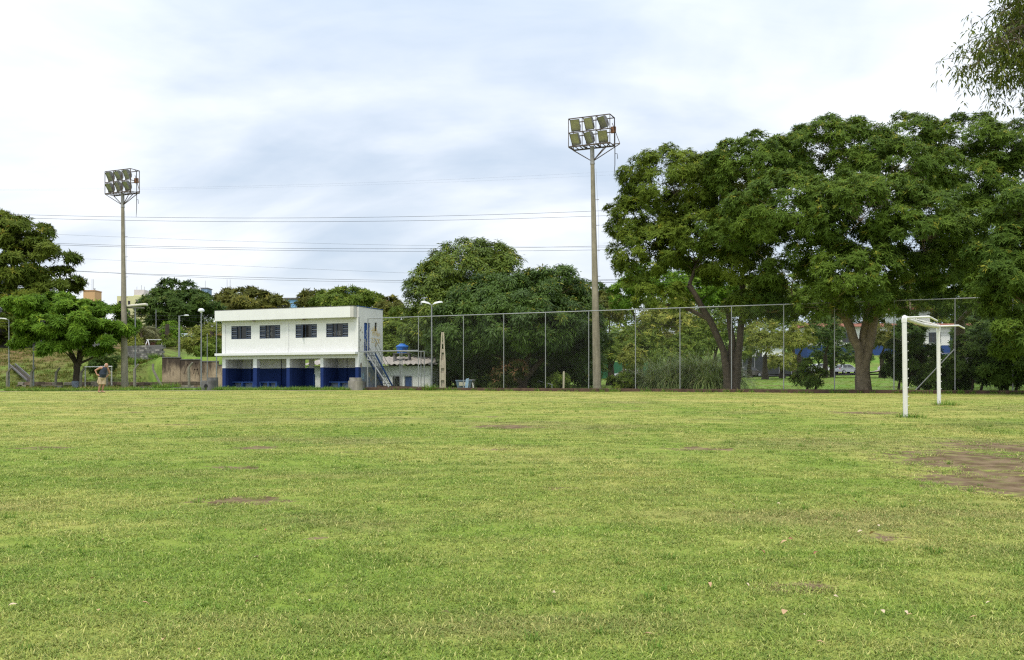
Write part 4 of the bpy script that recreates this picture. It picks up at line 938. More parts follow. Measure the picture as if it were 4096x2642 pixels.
def stain_mat():
    m = mat('rust_stained_render', (.40, .31, .21), .95, .35, .9, .35, streak=.5, streak_col=(.14, .075, .04), bscale=14); t = m.node_tree; b = t.nodes['Principled BSDF']; L = t.links.new
    src = b.inputs['Base Color'].links[0].from_socket; tc = t.nodes.new('ShaderNodeTexCoord'); sp = t.nodes.new('ShaderNodeSeparateXYZ'); L(tc.outputs['Object'], sp.inputs[0])
    n = t.nodes.new('ShaderNodeTexNoise'); n.inputs['Scale'].default_value = 1.1; n.inputs['Detail'].default_value = 9; n.inputs['Roughness'].default_value = .7; mp = t.nodes.new('ShaderNodeMapping'); mp.inputs['Scale'].default_value = (1.6, 1.6, .55); L(tc.outputs['Object'], mp.inputs[0]); L(mp.outputs[0], n.inputs[0])
    a = t.nodes.new('ShaderNodeMath'); a.operation = 'MULTIPLY_ADD'; L(sp.outputs[2], a.inputs[0]); a.inputs[1].default_value = .22; a.inputs[2].default_value = -.62
    s = t.nodes.new('ShaderNodeMath'); s.operation = 'ADD'; L(a.outputs[0], s.inputs[0]); L(n.outputs[0], s.inputs[1])
    r_ = t.nodes.new('ShaderNodeMapRange'); r_.inputs[1].default_value = .42; r_.inputs[2].default_value = .66; r_.inputs[4].default_value = .93; L(s.outputs[0], r_.inputs[0])
    x = t.nodes.new('ShaderNodeMix'); x.data_type = 'RGBA'; L(r_.outputs[0], x.inputs[0]); L(src, x.inputs[6]); x.inputs[7].default_value = (.05, .036, .028, 1); L(x.outputs[2], b.inputs['Base Color']); return m
M_STAIN = stain_mat()
sw_ = thing('stained_wall', 'crumbling cream retaining wall streaked with black and rust stains', 'wall', (0, 0, 0))
for px0, px1, yt, Y in ((648, 722, 1432, 87.8), (722, 800, 1440, 87.6), (800, 872, 1447, 87.4), (872, 905, 1462, 87.2)):
    a, b = at(px0, yt, Y), at(px1, yt, Y - .2); MB().hexa([(a.x, a.y, .9), (b.x - .02, b.y, .9), (b.x - .02, b.y + .35, .9), (a.x, a.y + .35, .9), (a.x, a.y, a.z), (b.x - .02, b.y, b.z), (b.x - .02, b.y + .35, b.z), (a.x, a.y + .35, a.z)]).build('wall_panel', M_STAIN, sw_, bevel=.02)
    MB().hexa([(a.x, a.y - .04, a.z - .02), (b.x - .02, b.y - .04, a.z - .02), (b.x - .02, b.y + .4, a.z - .02), (a.x, a.y + .4, a.z - .02), (a.x, a.y - .04, a.z + .06), (b.x - .02, b.y - .04, a.z + .06), (b.x - .02, b.y + .4, a.z + .06), (a.x, a.y + .4, a.z + .06)]).build('coping', M_CONCD, sw_)
aw = at(735, 1505, 87.2); strokes('graffiti', [[(0, .2), (.35, 1.1), (.5, .1)], [(.9, .2), (1.1, 1.2), (1.4, .1)], [(.95, .6), (1.3, .6)], [(1.7, .3), (1.9, 1.0)]], aw + V3(0, .05, 0), (1, 0, 0), (0, 0, 1), .08, mat('faint_scrawl', (.10, .07, .05), .9), sw_, (0, -1, 0))
for k in range(9):
    p = at(690 + k * 24 + rr.uniform(-6, 6), 1524 + rr.uniform(-4, 5), 86); s = rr.uniform(.12, .3)
    o = MB().ell((0, 0, 0), (s * 1.3, s, s * .7), 8, 6).build('rubble_stone', M_RUB[1]); o.location = (p.x, p.y, gz(p.x, p.y) + s * .3); o.rotation_euler = (0, 0, rr.uniform(0, 3)); tag(o, 'loose pale stone lying at the foot of the stained wall', 'stone', 'loose stones below the stained wall')
# drain chute on the bank
M_BARE = mat('dark_drain_bed', (.06, .05, .04), .95, .3, 4); dc = thing('drain_chute', 'narrow concrete drain chute running down the bank', 'drain', (0, 0, 0))
a, b = at(48, 1462, 88), at(122, 1528, 80.4)
for s in (-1, 0, 1): MB().bar(a + V3(s * .3, 0, .12 if s else -.02), b + V3(s * .3, 0, .12 if s else -.02), .07 if s else .45, .16 if s else .06).build('chute_side' if s else 'chute_bed', M_CONCD if s else M_BARE, dc)
# dark hall at the edge, with a pale rear block
hl = thing('warehouse', 'dark warehouse with pale grey roof behind the bright tree', 'building', at(-150, 1400, 104))
hb = at(-150, 1400, 104); M_HALL = mat('dark_hall_wall', (.085, .078, .07), .9, .2, 1); M_HROOF = mat('pale_sheet_roof', (.45, .46, .47), .7, .1, 2)
MB().box(0, pm(236, 104), 0, 12, -1.2, pm(140, 104)).build('wall', M_HALL, hl)
MB().hexa([(-.4, -.6, pm(140, 104)), (pm(246, 104), -.6, pm(136, 104)), (pm(246, 104), 6, pm(175, 104)), (-.4, 6, pm(180, 104)), (-.4, -.6, pm(145, 104)), (pm(246, 104), -.6, pm(141, 104)), (pm(246, 104), 6, pm(180, 104)), (-.4, 6, pm(185, 104))]).build('roof', M_HROOF, hl)
MB().tube([(pm(236, 104) + .1, -.1, -1.1), (pm(236, 104) + .1, -.1, pm(138, 104))], .08, 8).build('downpipe', M_LAMPW, hl)
MB().box(pm(240, 104), pm(420, 104), 2, 10, -1.2, pm(95, 104)).build('annex_wall', mat('pale_block_wall', (.40, .38, .35), .95, .12, 3), hl)

# blue rubbish skip and leftovers behind the fence
sk = at(1858, 1553, 64.2); skp = thing('rubbish_skip', 'battered blue grey steel skip behind the mesh fence', 'skip', (sk.x, sk.y, gz(sk.x, sk.y)))
M_SKIP = mat('battered_blue_steel', (.12, .17, .23), .7, .4, 3, .2, streak=.7, streak_col=(.30, .28, .25))
MB().hexa([(-.45, -.4, .05), (.4, -.4, .05), (.4, .5, .05), (-.45, .5, .05), (-.58, -.5, .66), (.5, -.5, .62), (.5, .6, .62), (-.58, .6, .66)]).build('tub', M_SKIP, skp, bevel=.02)
MB().box(-.60, .52, -.52, -.46, .62, .70).build('rim', M_SKIP, skp)
for s in (-.35, .0): MB().box(s, s + .3, -.515, -.505, .3, .55).build('label_patch', mat('cream_patch', (.50, .46, .35), .9, .3, 6), skp)
dp = at(1864, 1554, 63.3); o = MB().hexa([(-.10, -.02, 0), (.10, -.02, 0), (.10, .02, 0), (-.10, .02, 0), (.0, .0, .78), (.2, .0, .82), (.2, .04, .82), (.0, .04, .78)]).build('painted_plank', mat('flaking_blue_plank', (.30, .42, .55), .8, .4, 5, streak=.5, streak_col=(.6, .6, .58)), bevel=.005); o.location = (dp.x, dp.y, gz(dp.x, dp.y)); tag(o, 'flaking pale blue plank leaning against the skip', 'plank')
dp = at(1884, 1554, 64.6); bn_ = thing('rubbish_bin', 'dark grey bin standing beside the battered skip', 'bin', (dp.x, dp.y, gz(dp.x, dp.y)))
MB().lathe([(.001, 0), (.24, 0), (.29, .62), (.31, .64), (.31, .68)], n=14).build('bin_body', M_CONCD, bn_, True); MB().lathe([(.32, .68), (.3, .73), (.001, .75)], n=14).build('lid', M_CONCD, bn_, True)
dp = at(1896, 1556, 63.9); o = MB().hexa([(-.06, -.02, 0), (.02, -.02, 0), (.02, .02, 0), (-.06, .02, 0), (-.14, .0, .5), (-.06, .0, .52), (-.06, .04, .52), (-.14, .04, .5)]).build('white_board', M_GOALR, bevel=.004); o.location = (dp.x, dp.y, gz(dp.x, dp.y)); tag(o, 'thin white board propped beside the dark bin', 'board')
dp = at(2254, 1556, 62); cp = thing('marker_post', 'short pale concrete post on the lawn under the mango branches', 'post', (dp.x, dp.y, gz(dp.x, dp.y) - .05))
MB().bar((0, 0, 0), (.02, 0, 1.25), .12).build('shaft', MATS['pale_pole_concrete'], cp, bevel=.01)
MB().bar((.02, 0, 1.25), (.02, 0, 1.32), .09).build('cap', MATS['pale_pole_concrete'], cp)
hr0 = thing('handrail', 'sloping steel handrail among bushes under the mango tree', 'handrail', (0, 0, 0))
MB().tube([at(2145, 1522, 68), at(2210, 1540, 65)], .035, 8).build('rail', M_GALV, hr0, True)
for px, py, Y in ((2150, 1524, 67.8), (2208, 1540, 65.1)): MB().tube([at(px, py, Y), at(px, py, Y) - V3(0, 0, .8)], .03, 8).build('post', M_GALV, hr0, True)

# ------------------------------------------------------------------ road, kerb, cars, buildings beyond the park
def drape(name, pts, half, dz, m, kind='structure', n=60):
    P = [Vector(p) for p in pts]; V = []; 
    for k in range(n + 1):
        t = k / n * (len(P) - 1); i = min(int(t), len(P) - 2); c = P[i].lerp(P[i + 1], t - i); d = (P[i + 1] - P[i]).normalized(); s = Vector((-d.y, d.x, 0)); row = []
        for e in (-1, 0, 1):
            q = c + s * half * e; row.append((q.x, q.y, gz(c.x, c.y) + dz + .25 * 0))
        V.append(row)
    mb = MB(); mb.loft(V, closed=False); o = mb.build(name, m); o['kind'] = kind; return o
ROAD = [(-10, 135, 0), (7.8, 134, 0), (35, 142, 0), (55, 153, 0), (110, 182, 0)]
drape('road', ROAD, 4.2, .16, mat('asphalt', (.085, .083, .08), .95, .2, 1))
drape('pavement', [(x, y + 5.9, z) for x, y, z in ROAD], 1.6, .30, mat('pavement_concrete', (.32, .28, .23), .95, .15, 1))
drape('kerb', [(x, y - 4.4, z) for x, y, z in ROAD], .22, .28, mat('kerb_concrete', (.40, .38, .34), .95, .15, 1))

M_TYRE = mat('tyre_rubber', (.018, .018, .018), .9, .2); M_RIM = mat('alloy_rim', (.42, .43, .44), .4, .1, metal=.5); M_CGL = mat('car_glass', (.02, .024, .028), .08, .1, spec=.8)
M_HEAD = mat('headlamp_glass', (.75, .76, .76), .2, .1); M_TAIL = mat('tail_lamp', (.35, .02, .02), .3, .1)
def car(px, py, Y, face, col, label, h=1.0):
    p = at(px, py, Y); t = thing('parked_car', label, 'car', (p.x, p.y, p.z), face, 'cars along the park road')
    m = mat('car_paint_' + '_'.join(str(int(c * 100)) for c in col), col, .3, .05, 2, metal=.2, coat=.6, spec=.5)
    side = [(-2.05, .30), (-2.08, .62), (-1.98, .88), (-1.35, .97), (.95, .93), (1.75, .80), (2.02, .66), (2.08, .42), (2.02, .28)]
    def ringy(y, k, inset): return [(x * (1 - inset * .03), y, .28 + (z - .28) * k) for x, z in side]
    MB().loft([ringy(-.80, .97, 1), ringy(-.86, 1, 0), ringy(.86, 1, 0), ringy(.80, .97, 1)]).build('body', m, t, True)
    cab = [(-1.75, .90), (-1.35, 1.36), (-.75, 1.48), (.15, 1.46), (.62, 1.30), (1.28, .90)]
    MB().loft([[(x, -.80 + (z - .9) * .28, .9 + (z - .9) * h) for x, z in cab], [(x, .80 - (z - .9) * .28, .9 + (z - .9) * h) for x, z in cab]]).build('cabin', m, t, True)
    for s in (-1, 1):
        def sq(x, z, e=.006): return (x, s * (.80 - (z - .9) * .28 + e), .9 + (z - .9) * h)
        MB().poly([sq(-1.45, .98), sq(-.52, .98), sq(-.52, 1.40), (sq(-1.15, 1.34))]).build('side_window', M_CGL, t)
        MB().poly([sq(-.45, .98), sq(1.02, .98), sq(.52, 1.27), sq(.10, 1.40), sq(-.45, 1.41)]).build('side_window', M_CGL, t)
        for wx in (-1.28, 1.30):
            w_ = MB().tube([(wx, s * .66, .31), (wx, s * .875, .31)], .31, 18).build('wheel', M_TYRE, t, True)
            MB().tube([(wx, s * .87, .31), (wx, s * .885, .31)], .20, 14).build('rim', M_RIM, w_, True)
        MB().ell((1.93, s * .62, .68), (.13, .2, .08), 8, 6).build('headlight', M_HEAD, t); MB().ell((-1.99, s * .66, .80), (.08, .14, .12), 8, 6).build('tail_light', M_TAIL, t)
    def fr(x, y, z): return (x, y, .9 + (z - .9) * h)
    MB().poly([fr(1.25, -.72, .935), fr(1.25, .72, .935), fr(.66, .62, 1.29), fr(.66, -.62, 1.29)]).build('windscreen', M_CGL, t)
    MB().poly([fr(-1.745, -.70, .95), fr(-1.40, -.62, 1.335), fr(-1.40, .62, 1.335), fr(-1.745, .70, .95)]).build('rear_window', M_CGL, t)
    return t
car(2276, 1520.5, 131, R(188), (.012, .013, .015), 'black hatchback parked under the mango branches'); car(2510, 1518, 134, R(188), (.78, .78, .78), 'white hatchback partly behind the shrubs')
car(2995, 1508, 140, R(14), (.10, .085, .08), 'brown grey saloon passing behind the forked trunk'); car(3384, 1495.5, 152, R(26), (.42, .43, .45), 'silver hatchback beside the thick pale trunk', 1.05)
car(3270, 1489, 163, R(200), (.75, .75, .74), 'white car waiting behind the silver hatchback'); car(3560, 1488, 160, R(30), (.70, .71, .72), 'white car glimpsed between trunk and goal'); car(3790, 1478, 166, R(30), (.76, .76, .76), 'white car seen beyond the goal posts'); car(2335, 1515, 141, R(190), (.05, .10, .22), 'blue pickup behind the black hatchback', 1.1)
car(2715, 1512, 137, R(10), (.30, .04, .03), 'red car hidden behind tall grass clumps')

def house(name, label, px0, px1, pyt, pyb, Y, depth, wall, rz=0.0, extras=None, cat='building'):
    a = at(px0, pyb, Y); t = thing(name, label, cat, a, rz); W = pm(px1 - px0, Y); H = pm(pyb - pyt, Y)
    MB().box(0, W, 0, depth, -2.5, H).build('wall', wall, t); return t, W, H
# school on its terrace
M_SCH = two_tone('school_wall_paint', (.03, .07, .22), (.74, .73, .70), 1.9); M_TILE = mat('clay_roof_tile', (.30, .13, .085), .9, .25, 3, .3)
sc_, W, H = house('school_building', 'long white school block with blue base and clay tile roof', 3230, 3990, 1308, 1422, 178, 9, M_SCH)
MB().hexa([(-.8, -.9, H), (W + .8, -.9, H), (W + .8, 9.9, H), (-.8, 9.9, H), (-.2, 4.2, H + .9), (W + .2, 4.2, H + .9), (W + .2, 4.8, H + .9), (-.2, 4.8, H + .9)]).build('roof', M_TILE, sc_)
for px in (3290, 3370, 3445, 3545, 3610, 3715, 3900):
    u = pm(px - 3230, 178); f = MB().box(u, u + 2.3, -.06, -.003, H - 3.0, H - 1.1).build('window', M_FRAME, sc_)
    for k in range(3): MB().box(u + .1 + k * .75, u + .72 + k * .75, -.09, -.062, H - 2.9, H - 1.2).build('pane', M_DARKGLASS, f)
u = pm(3800 - 3230, 178); d = MB().box(u, u + 2.6, -.06, -.003, 0.0, H - 1.1).build('entrance', M_FRAME, sc_); MB().box(u + .5, u + 2.0, -.09, -.062, 0, H - 1.4).build('door', M_BLACK, d)
t, W, H = house('gabled_house', 'white house with a small orange tiled gable above the school', 3600, 3720, 1240, 1310, 200, 8, M_WHITE)
MB().hexa([(-.6, -.6, H), (W + .6, -.6, H), (W + .6, 8.6, H), (-.6, 8.6, H), (W / 2 - .1, -.6, H + 2.2), (W / 2 + .1, -.6, H + 2.2), (W / 2 + .1, 8.6, H + 2.2), (W / 2 - .1, 8.6, H + 2.2)]).build('roof', M_TILE, t); MB().box(W * .4, W * .6, -.05, -.003, H - 2, H - .6).build('window', M_DARKGLASS, t)
t, W, H = house('kiosk', 'pale kiosk with a blue door frame beside the park road', 3180, 3222, 1440, 1494, 160, 4, mat('kiosk_wall', (.55, .58, .60), .8, .1))
MB().box(.0, W, -.1, -.003, 0, H * .8).build('shutter', mat('kiosk_blue', (.04, .12, .38), .6), t); MB().box(.4, W - .3, -.14, -.103, H * .3, H * .75).build('poster', M_LAMPW, t); MB().box(-.2, W + .2, -.3, 4.2, H, H + .15).build('roof', M_CONCD, t)
# screens along the far pavement
gf = thing('green_screen_fence', 'green screened fence along the far pavement', 'fence', at(2330, 1508, 146))
for k in range(5): MB().box(k * 2.2, k * 2.2 + 2.14, 0, .05, -.3, 2.3).build('screen_panel', mat('green_screen', (.03, .13, .06), .9, .25, 2), gf); MB().box(k * 2.2 - .06, k * 2.2 + .05, -.06, -.002, -.4, 2.5).build('post', M_CONCD, gf)
df = thing('dark_screen_fence', 'dark grey screened fence behind the saloon car', 'fence', at(2920, 1506, 152))
for k in range(6): MB().box(k * 2.0, k * 2.0 + 1.95, 0, .05, -.3, 3.2).build('screen_panel', mat('dark_screen', (.035, .042, .045), .9, .25, 2), df); MB().box(k * 2.0 - .05, k * 2.0 + .04, -.06, -.002, -.4, 3.4).build('post', M_GALV, df)
t, W, H = house('white_shed_block', 'plain white building glimpsed behind thin trunks', 3000, 3130, 1390, 1470, 172, 8, M_WHITE); MB().box(-.3, W + .3, -.4, 8.4, H, H + .3).build('roof', M_CONC, t); MB().box(1, 2.2, -.05, -.003, H * .35, H * .75).build('window', M_DARKGLASS, t)

# skyline blocks on the hill
M_OR = mat('orange_render', (.62, .40, .20), .9, .06, 1); M_YEL = mat('pale_yellow_render', (.66, .66, .36), .9, .06, 1); M_PINKW = mat('pinkish_white_render', (.72, .66, .62), .9, .05, 1); M_SKYB = mat('light_blue_render', (.25, .48, .74), .8, .06, 1); M_PGREEN = mat('pale_green_render', (.62, .68, .50), .9, .06, 1)
t, W, H = house('water_tower_block', 'orange rendered rooftop block with antenna rods and dishes', 333, 379, 1165, 1260, 300, 5, M_OR)
MB().box(-.15, W + .15, -.15, 5.1, H, H + .3).build('cornice', mat('orange_dark', (.45, .27, .14), .9), t)
for u in (W * .52, W * .66): MB().tube([(u, 2, H), (u, 2, H + pm(50, 300))], .05, 5).build('antenna', M_CONCD, t)
for u in (-.1, W - .3): MB().lathe([(.001, 0), (.3, .12), (.42, .3)], (u, .5, H + .5), 10).build('dish', M_CONCD, t); MB().bar((u, .5, H + .2), (u, .5, H + .6), .06).build('dish_stand', M_CONCD, t)
t, W, H = house('apartment_block', 'pale yellow apartment block with a white penthouse', 468, 576, 1185, 1300, 310, 12, M_YEL)
MB().box(pm(64, 310), pm(107, 310), .5, 8, H, H + pm(4, 310)).build('stair_tower', M_YEL, t); MB().box(pm(65, 310), pm(106, 310), .6, 7.9, H + pm(4, 310), H + pm(26, 310)).build('penthouse', M_PINKW, t)
MB().bar((pm(76, 310), -.2, H - 1.2), (pm(108, 310), -.2, H - 3.4), .35).build('stair_rail', M_CONCD, t)
for k, u in enumerate((70, 88, 100)): MB().tube([(pm(u, 310), 2, H + pm(26, 310)), (pm(u, 310), 2, H + pm(40 + 6 * (k % 2), 310))], .05, 5).build('antenna', M_CONCD, t)
for r_ in range(2):
    for k in range(3): MB().box(pm(8 + k * 18, 310), pm(17 + k * 18, 310), -.05, -.003, H - 3 - r_ * 3.2, H - 1.6 - r_ * 3.2).build('window', M_DARKGLASS, t)
t, W, H = house('green_tower', 'pale green rooftop tower with one dark window and masts', 893, 934, 1163, 1260, 320, 6, M_PGREEN)
MB().box(W * .4, W * .72, -.05, -.003, H - 3.0, H - 1.2).build('window', M_DARKGLASS, t); MB().box(-2.2, -.003, .5, 5, 0, H - 1.8).build('lower_block', M_PGREEN, t)
for k in range(2): MB().tube([(W * (.2 + .3 * k), 2, H), (W * (.2 + .3 * k), 2, H + 4)], .06, 5).build('antenna', M_CONCD, t)
t, W, H = house('blue_block', 'light blue flat-roofed block rising behind the clubhouse', 1141, 1213, 1199, 1280, 200, 8, M_SKYB)
MB().box(-.2, W + .3, -.3, 8.2, H, H + .35).build('roof', M_CONCD, t); MB().box(W * .68, W + .02, -.06, -.003, -2, H - .05).build('end_bay', mat('paler_blue_render', (.40, .62, .82), .8, .05), t)
t, W, H = house('distant_block', 'tiny blue grey rooftop box above the dark tree crown', 804, 829, 1155, 1220, 330, 5, mat('slate_blue_box', (.22, .32, .46), .8)); MB().box(-.2, W + .2, -.2, 5.2, H, H + .3).build('roof', M_CONCD, t); MB().tube([(W * .4, 2, H), (W * .4, 2, H + 3)], .05, 5).build('antenna', M_CONCD, t)
t, W, H = house('distant_block', 'tiny slate rooftop block with antennas above the low round trees', 1380, 1416, 1161, 1220, 330, 5, MATS['slate_blue_box']); MB().box(-.2, W + .2, -.2, 5.2, H, H + .3).build('roof', M_CONCD, t)
for k in range(3): MB().tube([(W * (.25 + .25 * k), 2, H), (W * (.25 + .25 * k), 2, H + 2.5)], .05, 5).build('antenna', M_CONCD, t)
t, W, H = house('hillside_house', 'small white hillside house with red roof above bushes', 1538, 1552, 1209, 1225, 230, 5, M_PINKW); MB().hexa([(-.3, -.3, H), (W + .3, -.3, H), (W + .3, 5.3, H), (-.3, 5.3, H), (.0, 2.4, H + .7), (W, 2.4, H + .7), (W, 2.6, H + .7), (0, 2.6, H + .7)]).build('roof', M_TILE, t); MB().box(.2, .6, -.04, -.003, H - .7, H - .25).build('window', M_DARKGLASS, t)
# things behind the stained wall: red low wall, white frame, blue bins
t = thing('red_low_wall', 'low reddish wall along the upper terrace', 'wall', at(560, 1388, 118)); MB().box(0, pm(330, 118), 0, .3, -.6, .55).build('wall', mat('red_plaster', (.38, .19, .14), .9, .2, 1), t); MB().box(0, pm(330, 118), -.05, .35, .55, .62).build('coping', M_CONC, t)
t = thing('swing_frame', 'white playground swing frame on the upper terrace', 'swing', at(574, 1384, 112))
for s in (0, 1.9): MB().bar((s, 0, -.6), (s + .35, .4, .75), .08).build('leg', M_LAMPW, t); MB().bar((s + .8, 0, -.6), (s + .4, .4, .75), .08).build('leg', M_LAMPW, t)
MB().bar((.2, .4, .75), (2.5, .4, .75), .07).build('top_bar', M_LAMPW, t)
for k, px in enumerate((745, 756)):
    t = thing('blue_bin', 'small blue bin on the upper terrace lawn', 'bin', at(px, 1386, 110), 0, 'blue bins on the terrace'); MB().hexa([(-.14, -.14, 0), (.14, -.14, 0), (.14, .14, 0), (-.14, .14, 0), (-.17, -.17, .3), (.17, -.17, .3), (.17, .17, .3), (-.17, .17, .3)]).build('bin_body', M_BLUE, t); MB().box(-.18, .18, -.18, .18, .3, .34).build('lid', M_BLUE, t)
t, W, H = house('blue_roofed_stall', 'stall with a pale blue awning behind the terrace trees', 715, 770, 1335, 1375, 140, 4, M_LAMPW); MB().hexa([(-.4, -1, H * .6), (W + .4, -1, H * .6), (W + .4, 4, H), (-.4, 4, H), (-.4, -1, H * .65), (W + .4, -1, H * .65), (W + .4, 4, H + .1), (-.4, 4, H + .1)]).build('awning', M_SKYB, t); MB().box(.3, W - .3, -.04, -.003, 0, H * .45).build('counter', M_CONCD, t)
t, W, H = house('terrace_house', 'brown roofed house corner beside the clubhouse', 862, 905, 1330, 1400, 120, 6, mat('ochre_wall', (.45, .33, .22), .9, .1)); MB().hexa([(-.5, -.5, H * .8), (W + .5, -.5, H * .8), (W + .5, 6.5, H * .8), (-.5, 6.5, H * .8), (W * .7, 2.5, H * 1.25), (W + .3, 2.5, H * 1.25), (W + .3, 3.5, H * 1.25), (W * .7, 3.5, H * 1.25)]).build('roof', mat('brown_roof', (.30, .14, .08), .9), t); MB().box(W * .2, W * .5, -.05, -.003, H * .3, H * .6).build('window', M_DARKGLASS, t)

# ------------------------------------------------------------------ overhead cables
M_CABLE = mat('cable_black', (.03, .03, .034), .7, .1)
def cable(p0, p1, p2, Y, r, label, x0=-900, x1=4900, yslope=0.0):
    (xa, ya), (xb, yb), (xc, yc) = p0, p1, p2; A_ = np.array([[x * x, x, 1] for x in (xa, xb, xc)]); co = np.linalg.solve(A_, np.array([ya, yb, yc])); pts = []
    for k in range(41):
        px = x0 + (x1 - x0) * k / 40; py = co[0] * px * px + co[1] * px + co[2]; pts.append(at(px, py, Y))
    tag(MB().tube(pts, r, 4, False).build('overhead_cable', M_CABLE), label, 'cable', 'overhead cables')
LBL = 'thin black power cable strung across the cloudy sky'
cable((0, 857), (1100, 873), (2360, 846), 130, .025, LBL); cable((0, 870), (1100, 888), (2360, 866), 130.6, .025, LBL)
cable((240, 975), (1500, 996), (2360, 986), 132, .025, LBL); cable((240, 981), (1500, 1006), (2360, 1001), 132.5, .025, LBL)
cable((0, 758), (1000, 745), (2360, 692), 150, .006, LBL); cable((0, 762), (1000, 752), (2360, 705), 150, .005, LBL); cable((220, 938), (1100, 970), (1800, 985), 140, .014, LBL)
cable((250, 1032), (900, 1062), (1650, 1094), 140, .014, LBL); cable((310, 1087), (1000, 1110), (1650, 1124), 110, .022, LBL); cable((500, 1096), (1000, 1118), (1650, 1130), 112, .018, LBL)
LB2 = 'low service cable strung between the street lamps and poles'
for p0, p1, p2, Y in (((500, 1256), (717, 1264), (870, 1259), 98), ((500, 1282), (640, 1279), (717, 1275), 98.4), ((500, 1302), (700, 1308), (900, 1318), 99), ((500, 1310), (700, 1318), (900, 1326), 99.3), ((717, 1275), (800, 1292), (900, 1305), 98.2)):
    cable(p0, p1, p2, Y, .016, LB2, -300 if p0[0] == 500 else 717, 1200)
LB3 = 'street cable stretched through the park trees'
for y0_, Y in ((1228, 118), (1120, 125), (1130, 125.6), (1340, 120), (1352, 120.5), (1346, 121)):
    cable((2300, y0_), (2800, y0_ + 3), (3400, y0_ - 2), Y, .022, LB3, 2180, 4700)

# ------------------------------------------------------------------ trees
M_BARK = mat('grey_brown_bark', (.15, .115, .08), .95, .35, 6, .8, streak=.5, streak_col=(.05, .04, .03), bscale=18)
M_BARKP = mat('pale_flaking_bark', (.25, .195, .13), .95, .35, 4, .9, streak=.6, streak_col=(.10, .065, .04), bscale=12)
M_BARKD2 = mat('grey_dark_bark', (.10, .078, .055), .95, .4, 6, .9, streak=.6, streak_col=(.035, .028, .02), bscale=18)
M_BARKD = mat('dark_bark', (.075, .058, .042), .95, .35, 6, .8, bscale=18)
L_MANGO = leaf_mat('mango_leaf', (0.024, 0.066, 0.015), (0.085, 0.172, 0.030), (0.32, 0.34, 0.050), .18, .5, .25)
L_MANGOY = leaf_mat('young_mango_leaf', (0.045, 0.095, 0.020), (0.150, 0.245, 0.037), (0.36, 0.40, 0.060), .22, .5, .25)
L_TIPU = leaf_mat('feathery_leaf', (0.038, 0.090, 0.018), (0.130, 0.230, 0.038), (0.280, 0.310, 0.050), .30)
L_TIPUY = leaf_mat('yellower_feathery_leaf', (0.055, 0.115, 0.020), (0.175, 0.268, 0.041), (0.30, 0.346, 0.049), .32)  # brighter, yellower leaf tone than the other feathery trees
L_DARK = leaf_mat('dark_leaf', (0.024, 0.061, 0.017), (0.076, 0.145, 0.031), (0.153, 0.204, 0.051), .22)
L_BRIGHT = leaf_mat('bright_leaf', (0.042, 0.115, 0.014), (0.140, 0.285, 0.028), (0.270, 0.420, 0.050), .34)
L_MID = leaf_mat('mid_green_leaf', (0.049, 0.105, 0.021), (0.154, 0.245, 0.042), (0.308, 0.350, 0.070), .30)
L_PALE = leaf_mat('pale_leaf', (0.084, 0.132, 0.030), (0.240, 0.312, 0.072), (0.456, 0.456, 0.120), .30)
L_OLIVE = leaf_mat('olive_leaf', (0.045, 0.072, 0.019), (0.136, 0.160, 0.040), (0.256, 0.256, 0.064), .25)
L_RUST = leaf_mat('rusty_young_leaf', (0.040, 0.080, 0.020), (0.110, 0.140, 0.050), (0.420, 0.230, 0.170), .25)

def leaf_cloud(P, A, per, L, W, droop, r, spread=.8, tri=False):
    """quads for clusters at P with axes A: per leaves each, laid roughly across the axis"""
    n = len(P); p = np.repeat(P, per, 0); a = np.repeat(A, per, 0); N = len(p)
    d = r.normal(size=(N, 3)); d -= a * (d * a).sum(1)[:, None]; d /= np.linalg.norm(d, axis=1)[:, None] + 1e-9
    d = d + a * r.uniform(-.1, .75, N)[:, None]; d[:, 2] -= droop * r.uniform(.3, 1.2, N); d /= np.linalg.norm(d, axis=1)[:, None] + 1e-9
    nrm = a + r.normal(0, .28, (N, 3)); s = np.cross(d, nrm); s /= np.linalg.norm(s, axis=1)[:, None] + 1e-9
    l = (L * r.uniform(.6, 1.25, N))[:, None]; w_ = (W * r.uniform(.7, 1.3, N))[:, None] / 2
    p = p + d * (l * r.uniform(0, spread, N)[:, None]); bend = np.zeros((N, 3)); bend[:, 2] = -(l[:, 0] * .18 * (.4 + droop))
    if tri:
        V = np.stack([p - d * l * .08 + s * w_, p + d * l + bend, p - d * l * .08 - s * w_], 1); return V.reshape(-1, 3), np.arange(N * 3).reshape(-1, 3)
    V = np.stack([p, p + d * l * .45 + s * w_, p + d * l + bend, p + d * l * .45 - s * w_], 1)
    return V.reshape(-1, 3), np.arange(N * 4).reshape(-1, 4)

